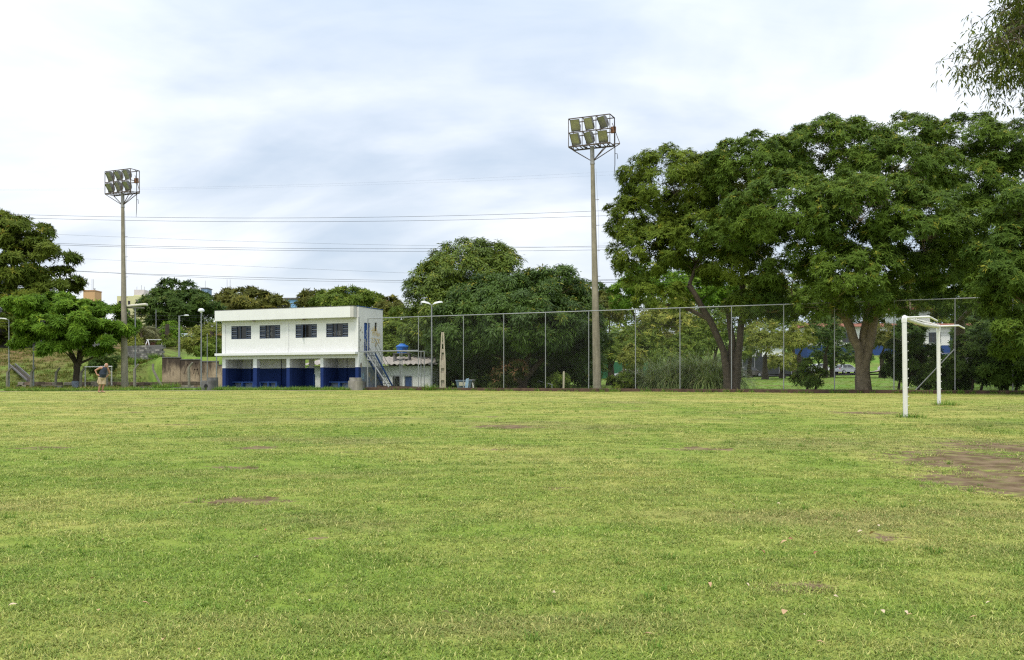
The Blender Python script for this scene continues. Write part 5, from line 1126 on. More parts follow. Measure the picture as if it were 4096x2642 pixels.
def tree(name, label, base, lobes, lm, bark, seed, r0, fork, nleaf, L, W, per=12, droop=.3, blob=(.6, 1.15), flat=.7, group=None, cat='tree', stems=None, tipf=.08, low=-.55, cover=1.0, inner=.12, skirt=None, twigs=True, tint0=0.0):
    r = np.random.default_rng(seed); rr = random.Random(seed)
    bx, by = base[0], base[1]; bz = base[2] if len(base) > 2 else gz(bx, by) - .15
    t = thing(name, label, cat, (bx, by, bz), 0, group); o = np.array([bx, by, bz])
    LW = []
    for q in lobes:
        px, py, rx, ry, Y = q[:5]; c = at(px, py, Y); LW.append((np.array(c) - o, np.array([pm(rx, Y), pm(rx, Y) * (q[5] if len(q) > 5 else .85), pm(ry, Y)])))
    BC = []; BO = []; BR = []
    for i, (c, R_) in enumerate(LW):
        area = (R_[0] * R_[1] + R_[0] * R_[2] + R_[1] * R_[2]) / 3 * 12.57; mb_ = (blob[0] + blob[1]) / 2
        n = max(5, int(cover * .55 * area / (mb_ * mb_ * 2.2))); k = np.arange(n) + .5; ph = np.arccos(1 - 2 * k / n); th = 2.399963 * k * 1.0 + r.uniform(0, 6)
        d = np.stack([np.cos(th) * np.sin(ph), np.sin(th) * np.sin(ph), np.cos(ph)], -1) + r.normal(0, .16, (n, 3)); d /= np.linalg.norm(d, axis=1)[:, None]
        ok = d[:, 2] > (low + r.normal(0, .12, n)); d = d[ok]; n = len(d)
        pos = c + d * R_ * r.uniform(.72, .98, n)[:, None]; keep = np.ones(n, bool)
        for j, (c2, R2) in enumerate(LW):
            if j != i: keep &= (((pos - c2) / R2) ** 2).sum(1) > .42
        keep |= r.uniform(size=n) < inner
        BC.append(pos[keep]); BO.append(d[keep]); BR.append(r.uniform(blob[0], blob[1], keep.sum()) * (.75 + .25 * np.clip(R_.min() / 2, .4, 1)))
    BC = np.concatenate(BC); BO = np.concatenate(BO); BR = np.concatenate(BR); nb = len(BC)
    wgt = BR ** 2 / (BR ** 2).sum(); ncl = nleaf // per; idx = r.choice(nb, ncl, p=wgt)
    d = r.normal(size=(ncl, 3)) + BO[idx] * .9 + np.array([0, 0, .45]); d /= np.linalg.norm(d, axis=1)[:, None]
    P = BC[idx] + d * (BR[idx] * r.uniform(.35, 1.0, ncl) ** .6)[:, None] * np.array([1.15, 1.15, flat]) + r.normal(0, .05, (ncl, 3))
    A = d * .7 + BO[idx] * .35 + np.array([0, 0, .55]) + r.normal(0, .25, (ncl, 3)); A /= np.linalg.norm(A, axis=1)[:, None]
    V, Q = leaf_cloud(P, A, per, L, W, droop, r, tri=lm not in (L_MANGO, L_MANGOY))
    bt = r.uniform(size=nb); ct = np.clip(.16 + .40 * bt[idx] + .24 * r.uniform(size=ncl) + tint0, 0, .8); tip = r.uniform(size=ncl) < tipf * (d[:, 2] > .1); ct[tip] = r.uniform(.85, 1.0, tip.sum())
    ti = np.clip(np.repeat(ct, per) + r.normal(0, .05, ncl * per), 0, 1)
    V[:, 2] = np.maximum(V[:, 2], .02 + .1)
    cr = np_mesh('crown', V, Q, lm, t, tint=ti); cr['kind'] = 'stuff'
    # trunk, limbs, twigs
    mb = MB(); nodes = []
    if stems is None: stems = [[(0, 0, 0), (rr.uniform(-.1, .1), 0, fork * .5), (rr.uniform(-.15, .15), 0, fork)]]
    for sp_ in stems:
        pts = [Vector(p) for p in sp_]; m_ = len(pts); rs = [r0 * (1.30 if i == 0 else 1.0 - .32 * i / (m_ - 1)) * (1 if len(stems) == 1 else .72) for i in range(m_)]
        # refine and roughen
        P2, R2 = [], []
        for i in range(m_ - 1):
            for f in (0, .33, .66):
                q = pts[i].lerp(pts[i + 1], f); P2.append(q + Vector((rr.uniform(-1, 1), rr.uniform(-1, 1), 0)) * r0 * .10 * (0 if i + f == 0 else 1)); R2.append((rs[i] * (1 - f) + rs[i + 1] * f) * rr.uniform(.94, 1.08))
        P2.append(pts[-1]); R2.append(rs[-1]); mb.tube(P2, R2, 10); nodes.append((pts[-1], rs[-1]))
        if m_ > 2: nodes.append((pts[-2], rs[-2]))
    for c, R_ in sorted(LW, key=lambda q: np.linalg.norm(q[0])):
        e = Vector(c) + Vector((0, 0, -R_[2] * .25)); pn, pr = min(nodes, key=lambda q: (q[0] - e).length + (3.0 if q[0].z > e.z else 0)); ln = (e - pn).length
        if ln < .3: continue
        pts = [pn]; nseg = max(3, int(ln / 1.1)); rd = min(pr * .72, .07 + ln * .022); rs = [rd]
        for i in range(1, nseg + 1):
            f = i / nseg; q = pn.lerp(e, f) + Vector((0, 0, math.sin(f * math.pi) * ln * .06)) + Vector((rr.uniform(-1, 1), rr.uniform(-1, 1), rr.uniform(-1, 1))) * ln * .035 * (1 - f * .5); pts.append(q); rs.append(rd * (1 - .72 * f) + .012)
        mb.tube(pts, rs, 7)
        for q, s_ in list(zip(pts, rs))[1:]: nodes.append((q, s_))
    if twigs:
        NP = np.array([tuple(q[0]) for q in nodes]); NR = [q[1] for q in nodes]
        for i in range(nb):
            if nb > 260 and rr.random() < .35: continue
            dd = np.linalg.norm(NP - BC[i], axis=1); j = int(dd.argmin()); a = Vector(NP[j]); e = Vector(BC[i]); ln = dd[j]; rd = min(NR[j] * .6, .02 + .008 * ln)
            q1 = a.lerp(e, .4) + Vector((rr.uniform(-1, 1), rr.uniform(-1, 1), rr.uniform(-.2, 1))) * ln * .10; q2 = a.lerp(e, .75) + Vector((rr.uniform(-1, 1), rr.uniform(-1, 1), rr.uniform(-.2, 1))) * ln * .08
            mb.tube([a, q1, q2, e], [rd, rd * .8, rd * .55, rd * .3], 4, False)
    tr = mb.build('trunk', bark, t, True)
    return t

# -- the big spreading trees behind the fence
b = at(2925, 1558, 58.5)
tree('spreading_tree', 'spreading feathery tree with forked slender trunks behind the fence', (b.x, b.y),
     [(2700, 745, 215, 150, 61), (2560, 880, 120, 110, 61), (2600, 1010, 150, 120, 60), (2860, 830, 210, 170, 62), (2530, 1100, 60, 80, 60), (2800, 985, 190, 130, 60), (2960, 1060, 150, 120, 58), (2640, 1200, 100, 60, 59), (3020, 1230, 110, 70, 57)],
     L_TIPUY, M_BARKD2, 21, .36, 2.6, 230000, .18, .062, 12, .32, (.4, .8), .75, 'spreading trees along the fence',
     stems=[[(-.15, 0, 0), (-.3, 0, 1.4), (-.45, .1, 2.6), (-1.3, .1, 4.6), (-2.6, .2, 6.8)], [(.25, 0, 0), (.35, 0, 1.5), (.5, 0, 2.8), (.75, .2, 5.0), (.8, .4, 7.2)], [(0.0, .1, 0), (.05, .2, 2.4), (.1, .3, 3.4), (-.2, .5, 6.0)]], low=-.6, cover=1.4, inner=.3)
b = at(3452, 1566, 53.5)
tree('spreading_tree', 'massive spreading tree on a thick pale flaking trunk behind the goal', (b.x, b.y),
     [(3030, 690, 200, 140, 58), (3330, 600, 230, 110, 58), (3560, 690, 230, 130, 56), (3150, 850, 230, 150, 53), (3440, 850, 240, 150, 51), (3690, 930, 200, 160, 50), (2960, 940, 150, 120, 56), (3420, 1110, 150, 140, 49.5), (3790, 1080, 150, 120, 51), (3290, 1030, 150, 90, 52), (3600, 1090, 150, 90, 52), (3170, 1110, 130, 80, 55), (3560, 1230, 100, 60, 51), (3300, 1220, 100, 60, 51.5), (3080, 1230, 110, 70, 56)],
     L_TIPU, M_BARKP, 22, .42, 2.6, 380000, .18, .062, 12, .30, (.42, .85), .75, 'spreading trees along the fence',
     stems=[[(-.05, 0, 0), (-.12, 0, 1.9), (-.3, 0, 2.7), (-.95, .1, 4.4), (-2.0, .2, 6.4)], [(.12, 0, 0), (.1, 0, 1.9), (.35, 0, 2.9), (.7, -.1, 4.8), (1.7, 0, 7.0)], [(0, .1, 0), (0, .2, 2.6), (.25, .2, 4.2), (.9, .3, 7.6)]], low=-.6, cover=1.5, inner=.35)
b = at(3830, 1560, 66)
tree('spreading_tree', 'tall dark feathery tree towering behind the massive one', (b.x, b.y),
     [(3640, 560, 130, 80, 68), (3860, 560, 150, 85, 67), (4040, 590, 130, 90, 66), (3980, 760, 180, 140, 65), (3800, 720, 170, 130, 67), (4150, 720, 180, 160, 66), (3900, 930, 170, 130, 64), (4080, 980, 150, 150, 64), (3760, 1130, 150, 110, 63), (3950, 1180, 170, 130, 61), (4180, 1150, 150, 160, 62)],
     L_TIPU, M_BARK, 23, .5, 5, 220000, .21, .07, 12, .30, (.55, 1.05), .75, 'spreading trees along the fence', low=-.6, cover=1.2)
b = at(4200, 1560, 44)
tree('edge_tree', 'bushy tree with pale bare twigs overhanging the far corner', (b.x, b.y),
     [(4090, 840, 110, 80, 45), (4060, 1010, 130, 100, 44.5), (4180, 930, 130, 150, 45), (4010, 1130, 110, 80, 44), (4110, 1200, 140, 110, 44), (4200, 1120, 120, 140, 44), (4100, 1340, 110, 90, 44)],
     L_TIPU, M_BARK, 24, .3, 3.5, 110000, .17, .06, 12, .35, (.45, .9), .6, low=-.6, cover=1.2, tint0=-.05)
# understory shrubs in the shade by the goal
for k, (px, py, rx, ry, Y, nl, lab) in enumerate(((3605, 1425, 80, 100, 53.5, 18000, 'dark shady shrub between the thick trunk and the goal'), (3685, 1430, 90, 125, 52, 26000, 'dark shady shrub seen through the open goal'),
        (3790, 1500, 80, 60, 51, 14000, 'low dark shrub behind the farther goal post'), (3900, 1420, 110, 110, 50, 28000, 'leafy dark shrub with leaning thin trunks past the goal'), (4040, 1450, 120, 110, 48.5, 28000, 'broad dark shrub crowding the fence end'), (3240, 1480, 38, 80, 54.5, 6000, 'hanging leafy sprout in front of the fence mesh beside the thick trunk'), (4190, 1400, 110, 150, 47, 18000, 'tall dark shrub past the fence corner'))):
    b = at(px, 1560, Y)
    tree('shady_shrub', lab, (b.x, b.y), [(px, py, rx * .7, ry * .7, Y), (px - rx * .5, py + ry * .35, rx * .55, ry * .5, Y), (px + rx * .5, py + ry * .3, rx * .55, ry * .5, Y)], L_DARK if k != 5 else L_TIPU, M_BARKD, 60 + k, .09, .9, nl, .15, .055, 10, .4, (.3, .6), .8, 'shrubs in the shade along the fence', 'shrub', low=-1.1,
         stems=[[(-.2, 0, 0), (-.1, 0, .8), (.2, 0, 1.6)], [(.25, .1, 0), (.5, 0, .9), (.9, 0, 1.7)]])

# -- mango trees
b = at(1890, 1540, 82)
tree('mango_tree', 'tall yellow green mango tree behind the darker one', (b.x, b.y),
     [(1880, 1100, 190, 125, 82), (1760, 1180, 130, 120, 81), (1990, 1110, 150, 100, 82), (1745, 1330, 105, 120, 80), (1850, 1300, 180, 150, 79), (1740, 1425, 60, 60, 81), (1800, 1440, 140, 90, 82), (1950, 1440, 160, 90, 85), (2120, 1440, 160, 90, 86), (2280, 1450, 110, 80, 85), (1780, 1510, 90, 40, 81)],
     L_MANGOY, M_BARKD, 31, .5, 3, 150000, .34, .085, 12, .55, (.6, 1.1), .85, 'mango trees behind the fence', tipf=.10, low=-.9, cover=1.3, inner=.4)
b = at(2082, 1556, 71.5)
tree('mango_tree', 'dense dark green mango tree with a dome crown and forked trunk', (b.x, b.y),
     [(2000, 1230, 190, 120, 70), (2200, 1190, 160, 110, 71), (1880, 1310, 150, 110, 69.5), (2110, 1290, 220, 120, 67.5), (2290, 1310, 120, 120, 70), (1840, 1410, 100, 70, 74), (1960, 1430, 120, 60, 79), (2290, 1430, 100, 70, 77), (2360, 1380, 60, 80, 71), (2330, 1485, 70, 40, 76), (1860, 1500, 90, 40, 78), (2210, 1430, 110, 60, 80), (1980, 1350, 160, 60, 72), (2230, 1370, 140, 60, 73)],
     L_MANGO, M_BARK, 32, .34, 1.2, 205000, .30, .075, 12, .55, (.55, 1.0), .85, 'mango trees behind the fence', tipf=.05, low=-.9, cover=1.35, inner=.4,
     stems=[[(0, 0, 0), (-.05, 0, .7), (-.3, 0, 2.2), (-.9, .1, 4.5)], [(.1, 0, 0), (.15, 0, .8), (.6, 0, 2.6), (.75, 0, 4.8)], [(.2, 0, 0), (.35, 0, .9), (1.6, 0, 2.3), (2.9, .1, 3.5)]])
b = at(2035, 1556, 67)
tree('mango_sapling', 'young mango shoots with rusty new leaves before the dark mango trunk', (b.x, b.y), [(2030, 1490, 45, 40, 67), (2070, 1475, 40, 35, 67), (2000, 1515, 30, 25, 67)], L_RUST, M_BARKD, 33, .05, .4, 2200, .28, .07, 10, .8, (.25, .45), .9, cat='sapling', low=-1, tipf=.5)
for k, (px, py, rx, ry, Y, nl, lab, m) in enumerate(((2010, 1535, 50, 25, 68, 3500, 'low green shrub under the rusty mango shoots', L_MID), (2235, 1530, 45, 35, 66, 5000, 'round leafy shrub beside the short concrete post', L_MID), (2170, 1535, 40, 22, 68, 3000, 'low dark shrub by the sloping handrail', L_DARK), (2120, 1500, 50, 45, 74, 5000, 'dark bush behind the forked mango trunk', L_DARK), (2500, 1525, 55, 35, 64, 7000, 'small rounded bush before the white hatchback', L_MID), (1930, 1525, 60, 30, 71, 6000, 'dark drooping growth at the edge of the mango shade', L_MANGO))):
    b = at(px, 1558, Y)
    tree('garden_shrub', lab, (b.x, b.y), [(px, py, rx * .8, ry * .9, Y), (px + rx * .5, py + 6, rx * .5, ry * .7, Y), (px - rx * .5, py + 6, rx * .5, ry * .7, Y)], m, M_BARKD, 80 + k, .04, .3, nl, .16, .07, 8, .35, (.22, .42), .9, 'low shrubs on the park lawn', 'shrub', low=-1)

# -- bright tree on the pitch corner and its big neighbour
b = at(304, 1549, 74.5)
tree('flowering_tree', 'small bright green tree with layered crown at the pitch corner', (b.x, b.y),
     [(110, 1232, 80, 45, 74), (215, 1218, 90, 45, 75), (330, 1250, 95, 45, 74), (425, 1262, 65, 45, 75), (180, 1310, 110, 60, 73), (320, 1330, 110, 65, 72.5), (430, 1340, 80, 60, 73.5), (140, 1370, 70, 35, 74), (260, 1400, 90, 40, 73), (400, 1420, 60, 30, 74), (60, 1230, 45, 35, 75), (475, 1300, 50, 60, 76)],
     L_BRIGHT, M_BARKD, 41, .34, 2.6, 130000, .24, .11, 12, .32, (.45, .85), .55, low=-.35, tipf=.10, cover=1.1,
     stems=[[(0, 0, 0), (0, 0, 1.3), (.0, 0, 2.1), (-.6, 0, 3.4)], [(.05, 0, 0), (.05, 0, 1.3), (.2, 0, 2.1), (.9, 0, 3.8)], [(0, .05, 0), (0, .1, 1.4), (.1, .2, 2.2), (.2, .5, 4.2)]])
o = MB().lathe([(.30, 0), (.31, .62), (.29, .64)], n=14).build('trunk_collar', mat('painted_trunk_collar', (.24, .27, .33), .9, .3, 4), bpy.data.objects['flowering_tree'], True); o.location = (0, -.02, .1)
b = at(90, 1440, 106)
tree('broad_tree', 'huge dark broad tree behind the bright one', (b.x, b.y),
     [(60, 950, 130, 75, 106), (-90, 930, 150, 100, 108), (150, 1040, 110, 80, 105), (20, 1090, 150, 90, 104), (220, 1130, 80, 60, 105), (-120, 1120, 150, 120, 106), (120, 1190, 120, 60, 104), (40, 1250, 110, 60, 103), (0, 1330, 90, 50, 102)],
     leaf_mat('broad_tree_leaf', (0.045, 0.093, 0.015), (0.128, 0.188, 0.027), (0.255, 0.240, 0.038), .25), M_BARKD, 42, .6, 5, 120000, .42, .16, 10, .2, (.8, 1.5), .5, low=-.5)
# sapling sprouts at the trunk and on the bank
b = at(395, 1500, 84); tree('bank_shrub', 'dark shrub on the bank behind the man', (b.x, b.y), [(400, 1450, 45, 35, 84), (430, 1435, 35, 30, 84), (385, 1470, 25, 20, 84)], L_DARK, M_BARKD, 43, .07, .5, 4500, .22, .09, 8, .3, (.35, .6), .8, cat='shrub', low=-1)

# -- trees along the skyline
def far(px, py, rx, ry, Y, m, n, label, seed, L=.55, group='trees on the skyline', extra=(), tip=.08):
    b = at(px, HY, Y); lob = [(px, py, rx * .75, ry, Y), (px - rx * .5, py + ry * .35, rx * .5, ry * .75, Y - 2), (px + rx * .5, py + ry * .35, rx * .5, ry * .75, Y - 2), (px, py + ry * .6, rx * .8, ry * .7, Y - 4)] + [(*e, Y - 3) for e in extra]
    tree('background_tree', label, (b.x, b.y), lob, m, M_BARKD, seed, .35, 3, n, L, L * .42, 8, .2, (pm(rx, Y) * .16, pm(rx, Y) * .32), .65, group, low=-.8, tipf=tip, twigs=False)
far(712, 1200, 132, 72, 150, L_DARK, 24000, 'large dark round tree on the terrace skyline', 101, .55, extra=((820, 1250, 70, 60), (640, 1270, 40, 40)))
far(980, 1200, 120, 40, 165, L_OLIVE, 14000, 'olive tree on the skyline between pale tower and blue block', 102, .6, extra=((1090, 1225, 60, 40), (880, 1225, 50, 40)))
far(1250, 1195, 60, 32, 180, L_OLIVE, 6000, 'small olive tree against the light blue block', 103, .6)
far(1385, 1192, 120, 38, 165, L_MID, 14000, 'wide flat-topped green tree above the clubhouse roof', 104, .6, extra=((1470, 1215, 60, 35),))
far(1560, 1230, 60, 40, 140, L_OLIVE, 6000, 'olive hillside tree over the small white house', 105, .5)
far(1600, 1290, 75, 60, 98, L_MID, 12000, 'light green tree filling the gap behind the end wall', 106, .32, extra=((1560, 1370, 60, 60), (1640, 1380, 60, 50)), group='trees behind the shed')
far(1570, 1390, 60, 45, 90, L_MID, 9000, 'leafy green tree behind the blue water tank', 107, .28, group='trees behind the shed')
far(2290, 1160, 60, 40, 230, L_OLIVE, 5000, 'far olive tree beside the tall mast', 108, .7); far(2390, 1175, 60, 45, 220, L_DARK, 5500, 'far dark conifer-like tree behind the tall mast', 109, .6); far(2440, 1220, 70, 50, 160, L_OLIVE, 6000, 'dull green tree behind the fence beyond the tall mast', 110, .5)
far(2600, 1110, 110, 70, 120, L_BRIGHT, 14000, 'bright green tree beyond the park road under the spreading canopy', 111, .4, extra=((2500, 1180, 60, 60),), group='trees beyond the park road'); far(2800, 1120, 120, 80, 125, L_BRIGHT, 15000, 'bright green round tree glimpsed through the forked trunks', 112, .4, group='trees beyond the park road')
far(3000, 1180, 110, 70, 130, L_MID, 9000, 'mid green tree beyond the road behind the forked trunks', 113, .42, group='trees beyond the park road'); far(3180, 1160, 110, 80, 135, L_MID, 9000, 'mid green tree beyond the road between the two big trunks', 114, .42, group='trees beyond the park road')
far(3650, 1180, 140, 60, 190, L_MID, 8000, 'green hillside tree above the clay tile roof', 115, .6, group='trees beyond the park road'); far(3900, 1200, 150, 80, 190, L_DARK, 8000, 'dark hillside tree past the school roof', 116, .6, group='trees beyond the park road'); far(3400, 1200, 130, 70, 190, L_DARK, 8000, 'dark hillside tree behind the pale trunk', 117, .6, group='trees beyond the park road')
far(2680, 1260, 130, 60, 100, L_PALE, 12000, 'pale yellow green feathery tree behind the fence', 118, .26, tip=.25, group='small park trees'); far(2560, 1350, 90, 70, 96, L_MID, 9000, 'leafy park tree with yellow blossom behind the fence', 119, .24, tip=.22, group='small park trees'); far(2760, 1370, 90, 60, 92, L_MID, 9000, 'leafy park tree with fine twigs behind tall grass', 120, .24, tip=.06, group='small park trees')
far(2860, 1300, 70, 60, 105, L_MID, 5000, 'olive park tree left of the forked trunks base', 121, .28, group='small park trees'); far(3060, 1330, 80, 60, 110, L_PALE, 6000, 'olive park tree between the big trunks', 122, .28, group='small park trees'); far(3130, 1440, 70, 30, 118, L_PALE, 5000, 'flat-topped pale green park tree near the dark screen', 123, .28, group='small park trees')
far(2440, 1400, 50, 45, 84, L_MID, 5000, 'dark leafy tree beside the tall mast', 124, .24, group='small park trees'); far(2530, 1420, 50, 40, 80, L_PALE, 5000, 'small rounded tree over the white hatchback', 125, .22, tip=.12, group='small park trees'); far(2680, 1420, 80, 40, 88, L_MID, 6000, 'dark understory tree behind the tall grass clumps', 126, .22, group='small park trees'); far(3330, 1400, 80, 50, 125, L_DARK, 6000, 'dark tree before the school windows', 127, .3, group='small park trees')
far(2960, 1400, 70, 30, 130, L_MID, 4000, 'olive tree above the saloon car', 128, .32, group='small park trees')
far(3300, 1320, 75, 50, 118, L_DARK, 8000, 'dark tree shading the end of the school block', 171, .28, group='small park trees'); far(3530, 1335, 70, 45, 112, L_OLIVE, 7000, 'olive tree before the school between trunk and goal', 172, .28, group='small park trees'); far(3640, 1310, 60, 55, 100, L_DARK, 8000, 'dark tree hiding the school roof beyond the goal', 173, .26, group='small park trees'); far(3900, 1330, 100, 70, 90, L_DARK, 10000, 'dark tree past the school entrance', 174, .26, group='small park trees'); far(3200, 1340, 60, 50, 105, L_PALE, 5000, 'green tree between forked trunks and pale trunk', 175, .26, group='small park trees'); far(3440, 1420, 50, 30, 118, L_DARK, 4000, 'low dark tree behind the pale trunk', 176, .26, group='small park trees'); far(4030, 1300, 110, 80, 80, L_DARK, 12000, 'deep green tree behind the fence end', 177, .24, group='small park trees')
for k in range(9):
    px = 2350 + k * 210; far(px, 1200 + 18 * (k % 3), 150, 75, 225 + 12 * (k % 2), (L_OLIVE, L_MID, L_DARK)[k % 3], 5000, 'distant green tree in the wooded slope beyond the park', 140 + k, .8, 'trees of the wooded slope')
for k in range(8):
    px = 2400 + k * 230; far(px, 1330 + 10 * (k % 2), 140, 50, 210 + 9 * (k % 3), (L_MID, L_OLIVE, L_DARK)[k % 3], 3500, 'distant low tree filling the wooded slope beyond the park', 180 + k, .8, 'low trees of the wooded slope')
for k in range(7):
    px = -250 + k * 260; far(px, 1305 + 8 * (k % 3), 170, 36, 260 + 14 * (k % 2), (L_OLIVE, L_DARK, L_MID)[k % 3], 4000, 'distant tree on the hill behind the terrace', 160 + k, .9, 'trees on the far hill')
far(800, 1350, 75, 45, 104, L_PALE, 9000, 'pale green young tree on the terrace beside the clubhouse', 130, .26, 'young trees on the terrace', extra=((840, 1330, 45, 40), (780, 1390, 50, 30))); far(845, 1385, 60, 35, 100, L_MID, 7000, 'young green tree on the terrace above the stained wall', 131, .24, 'young trees on the terrace')
far(685, 1320, 45, 35, 122, L_BRIGHT, 5000, 'bright young tree behind the concrete street lamp', 132, .28, 'young trees on the terrace'); far(670, 1365, 35, 25, 116, L_MID, 3500, 'small terrace tree over the red low wall', 133, .24, 'young trees on the terrace'); far(530, 1365, 40, 25, 112, L_PALE, 3500, 'pale shrub above the grey block wall', 134, .24, 'young trees on the terrace'); far(560, 1335, 60, 32, 140, L_OLIVE, 4500, 'olive terrace tree behind the small palms', 135, .35, 'young trees on the terrace')

# -- palms
def palm(px, py, Y, n, fl, label, m, trunk_h, seed, dead=0):
    r = np.random.default_rng(seed); c = at(px, py, Y); bz = gz(c.x, c.y) - .1; t = thing('palm', label, 'palm', (c.x, c.y, min(bz, c.z - trunk_h)), 0, 'palms in the park'); hz_ = c.z - t.location.z
    MB().tube([(0, 0, 0), (.05, 0, hz_ * .5), (0, 0, hz_)], [.20, .15, .14], 10).build('trunk', M_BARKP, t, True)
    for k in range(n + dead):
        a = 2.4 * k + r.uniform(-.3, .3); el = r.uniform(.15, 1.25) if k < n else r.uniform(-1.2, -.7); V = []; Q = []; T = []; p = np.array([0, 0, hz_]); tl = el; mb = []
        f = fl * r.uniform(.8, 1.1) * (1 if k < n else .7)
        for s in range(13):
            d = np.array([math.cos(a) * math.cos(tl), math.sin(a) * math.cos(tl), math.sin(tl)]); sd_ = np.array([-math.sin(a), math.cos(a), 0.0]); w_ = f * .30 * math.sin(math.pi * min(.95, (s + 1.2) / 13)) 
            for sg in (-1, 1):
                e = p + sd_ * sg * w_ + d * w_ * .6 + np.array([0, 0, -.35 * w_]); k0 = len(V); V += [p, p + d * f * .045, e, p - d * f * .01]; Q.append((k0, k0 + 1, k0 + 2, k0 + 3)); T.append(r.uniform())
            V += [p - sd_ * .02, p + sd_ * .02]; p = p + d * f / 13; tl -= .13 + .05 * (1 - el); V += [p + sd_ * .015, p - sd_ * .015]; k0 = len(V) - 4; Q.append((k0, k0 + 1, k0 + 2, k0 + 3)); T.append(.5)
        np_mesh('frond' if k < n else 'dead_frond', np.array(V), np.array(Q), m if k < n else leaf_mat('dead_frond', (.16, .12, .08), (.34, .28, .20), None, .2), t, tint=np.array(T))
palm(2495, 1345, 98, 16, 3.2, 'palm with hanging dead fronds behind the fence', L_DARK, 4.5, 201, 7); palm(565, 1330, 116, 14, 2.6, 'small palm with arching grey fronds above the block wall', leaf_mat('grey_palm', (.08, .10, .06), (.20, .23, .14), None, .25), 2, 202); palm(625, 1335, 118, 16, 2.8, 'bushy palm on the terrace behind the thin metal pole', leaf_mat('grey_palm', (.08, .10, .06), (.20, .23, .14), None, .25), 2, 203)
palm(3640, 1110, 150, 14, 3.6, 'tall palm rising above the school behind the canopy', L_MID, 6, 204)

# -- tall grass clumps behind the fence
L_TALL = leaf_mat('tall_grass_blade', (0.12, 0.22, 0.07), (0.30, 0.42, 0.17), (0.5, 0.52, 0.32), .35, .45, .35)
for k, (px, py, Y, h, n) in enumerate(((2590, 1560, 66, 2.0, 700), (2660, 1560, 65, 2.6, 900), (2735, 1560, 64, 2.4, 900), (2790, 1560, 63.5, 2.8, 1000), (2850, 1560, 63, 2.7, 1000), (2630, 1560, 63, 1.5, 600), (2700, 1560, 62, 1.6, 600), (2840, 1560, 61, 1.8, 700), (2900, 1560, 64, 2.2, 600))):
    c = at(px, py, Y); blades('tall_grass', 'arching clump of tall ornamental grass behind the fence', 'grass clump', (c.x, c.y, gz(c.x, c.y) - .05), n, .55, h * .8, h * 1.6, .045, L_TALL, 300 + k, (.7, 2.3), 'tall grass clumps', .2, 7)
# weeds by the old posts and along wall feet
for k, (px, py, Y, n, sp_, lab) in enumerate(((665, 1548, 72.6, 500, 1.0, 'feathery weeds round the leaning concrete post'), (560, 1455, 91, 500, .9, 'bright grass tussock below the grey block wall'), (620, 1470, 90, 300, .6, 'small grass tussock at the end of the block wall'), (545, 1440, 92, 400, .7, 'grass tussock growing against the block wall'), (1720, 1567, 62.2, 260, .5, 'weeds sprouting at the foot of the low mossy wall'))):
    c = at(px, py, Y); blades('weed_tuft', lab, 'weeds', (c.x, c.y, gz(c.x, c.y) - .03), n, sp_, .25, .7, .03, L_WEED, 330 + k, (.3, 1.4))
# fringe of longer grass along the low wall and pitch edge
r = np.random.default_rng(77); fr_P = []
for k in range(110):
    s = r.uniform(0, FL); p = A + FD * s - FN * (.16 + abs(r.normal(0, .12))); fr_P.append((p.x, p.y, gz(p.x, p.y)))
for k in range(420):
    x = r.uniform(-40, -11); y = 62.9 + abs(r.normal(0, .8)); fr_P.append((x, y, gz(x, y)))
for k in range(120):
    u = r.uniform(-.5, U + .3); p = Vector((XL, YL, 0)) + UD * u - VD * (1.2 + abs(r.normal(0, .12))); fr_P.append((p.x, p.y, gz(p.x, p.y)))
EDGE = [blades('edge_tuft', None, None, (0, 0, 0), 30, .14, .10, .26, .016, L_WEED, 90 + i, (.3, 1.3), segs=4) for i in range(3)]
for o in EDGE: COL.objects.unlink(o)
fr_P = np.array(fr_P); fo = scatter('grass', fr_P, r.uniform(0, 6.28, len(fr_P)), r.uniform(.6, 1.5, len(fr_P)), EDGE, L_WEED); tag(fo, 'longer unmown grass fringing the walls and pitch edge', 'grass', kind='stuff')

bk = []
r = np.random.default_rng(78)
bx = r.uniform(-62, -28, 5200); by_ = r.uniform(64.2, 99, 5200); okb = (by_ > 79.4) | (r.uniform(size=5200) < .35); okb &= ~((bx > -34.5) & (by_ > 87)); bx, by_ = bx[okb], by_[okb]
L_BANK = leaf_mat('bank_grass', (.07, .115, .03), (.16, .225, .05), (.33, .28, .12))
BANKT = [blades('bank_tuft', None, None, (0, 0, 0), 26, .30, .12, .30, .03, L_BANK, 190 + i, (.5, 1.7), segs=3) for i in range(3)]
L_PARK = leaf_mat('park_lawn_blade', (.12, .25, .035), (.22, .38, .06), (.36, .40, .10)); PARKT = [blades('park_tuft', None, None, (0, 0, 0), 26, .34, .10, .22, .03, L_PARK, 195 + i, (.7, 1.9), segs=3) for i in range(2)]
for o in BANKT + PARKT: COL.objects.unlink(o)
bo_ = scatter('grass', np.stack([bx, by_, g(bx, by_)], -1), r.uniform(0, 6.28, len(bx)), r.uniform(.6, 1.4, len(bx)), BANKT, L_BANK); tag(bo_, 'rough tussocky grass on the bank and its foot', 'grass', kind='stuff')
px_ = r.uniform(-4, 48, 4200); py_ = r.uniform(50, 128, 4200); okp = py_ > 60.6 - .47 * px_; px_, py_ = px_[okp], py_[okp]
po_ = scatter('grass', np.stack([px_, py_, g(px_, py_)], -1), r.uniform(0, 6.28, len(px_)), r.uniform(.3, .7, len(px_)), PARKT, L_PARK); tag(po_, 'park lawn grass between the fence and the road', 'grass', kind='stuff')

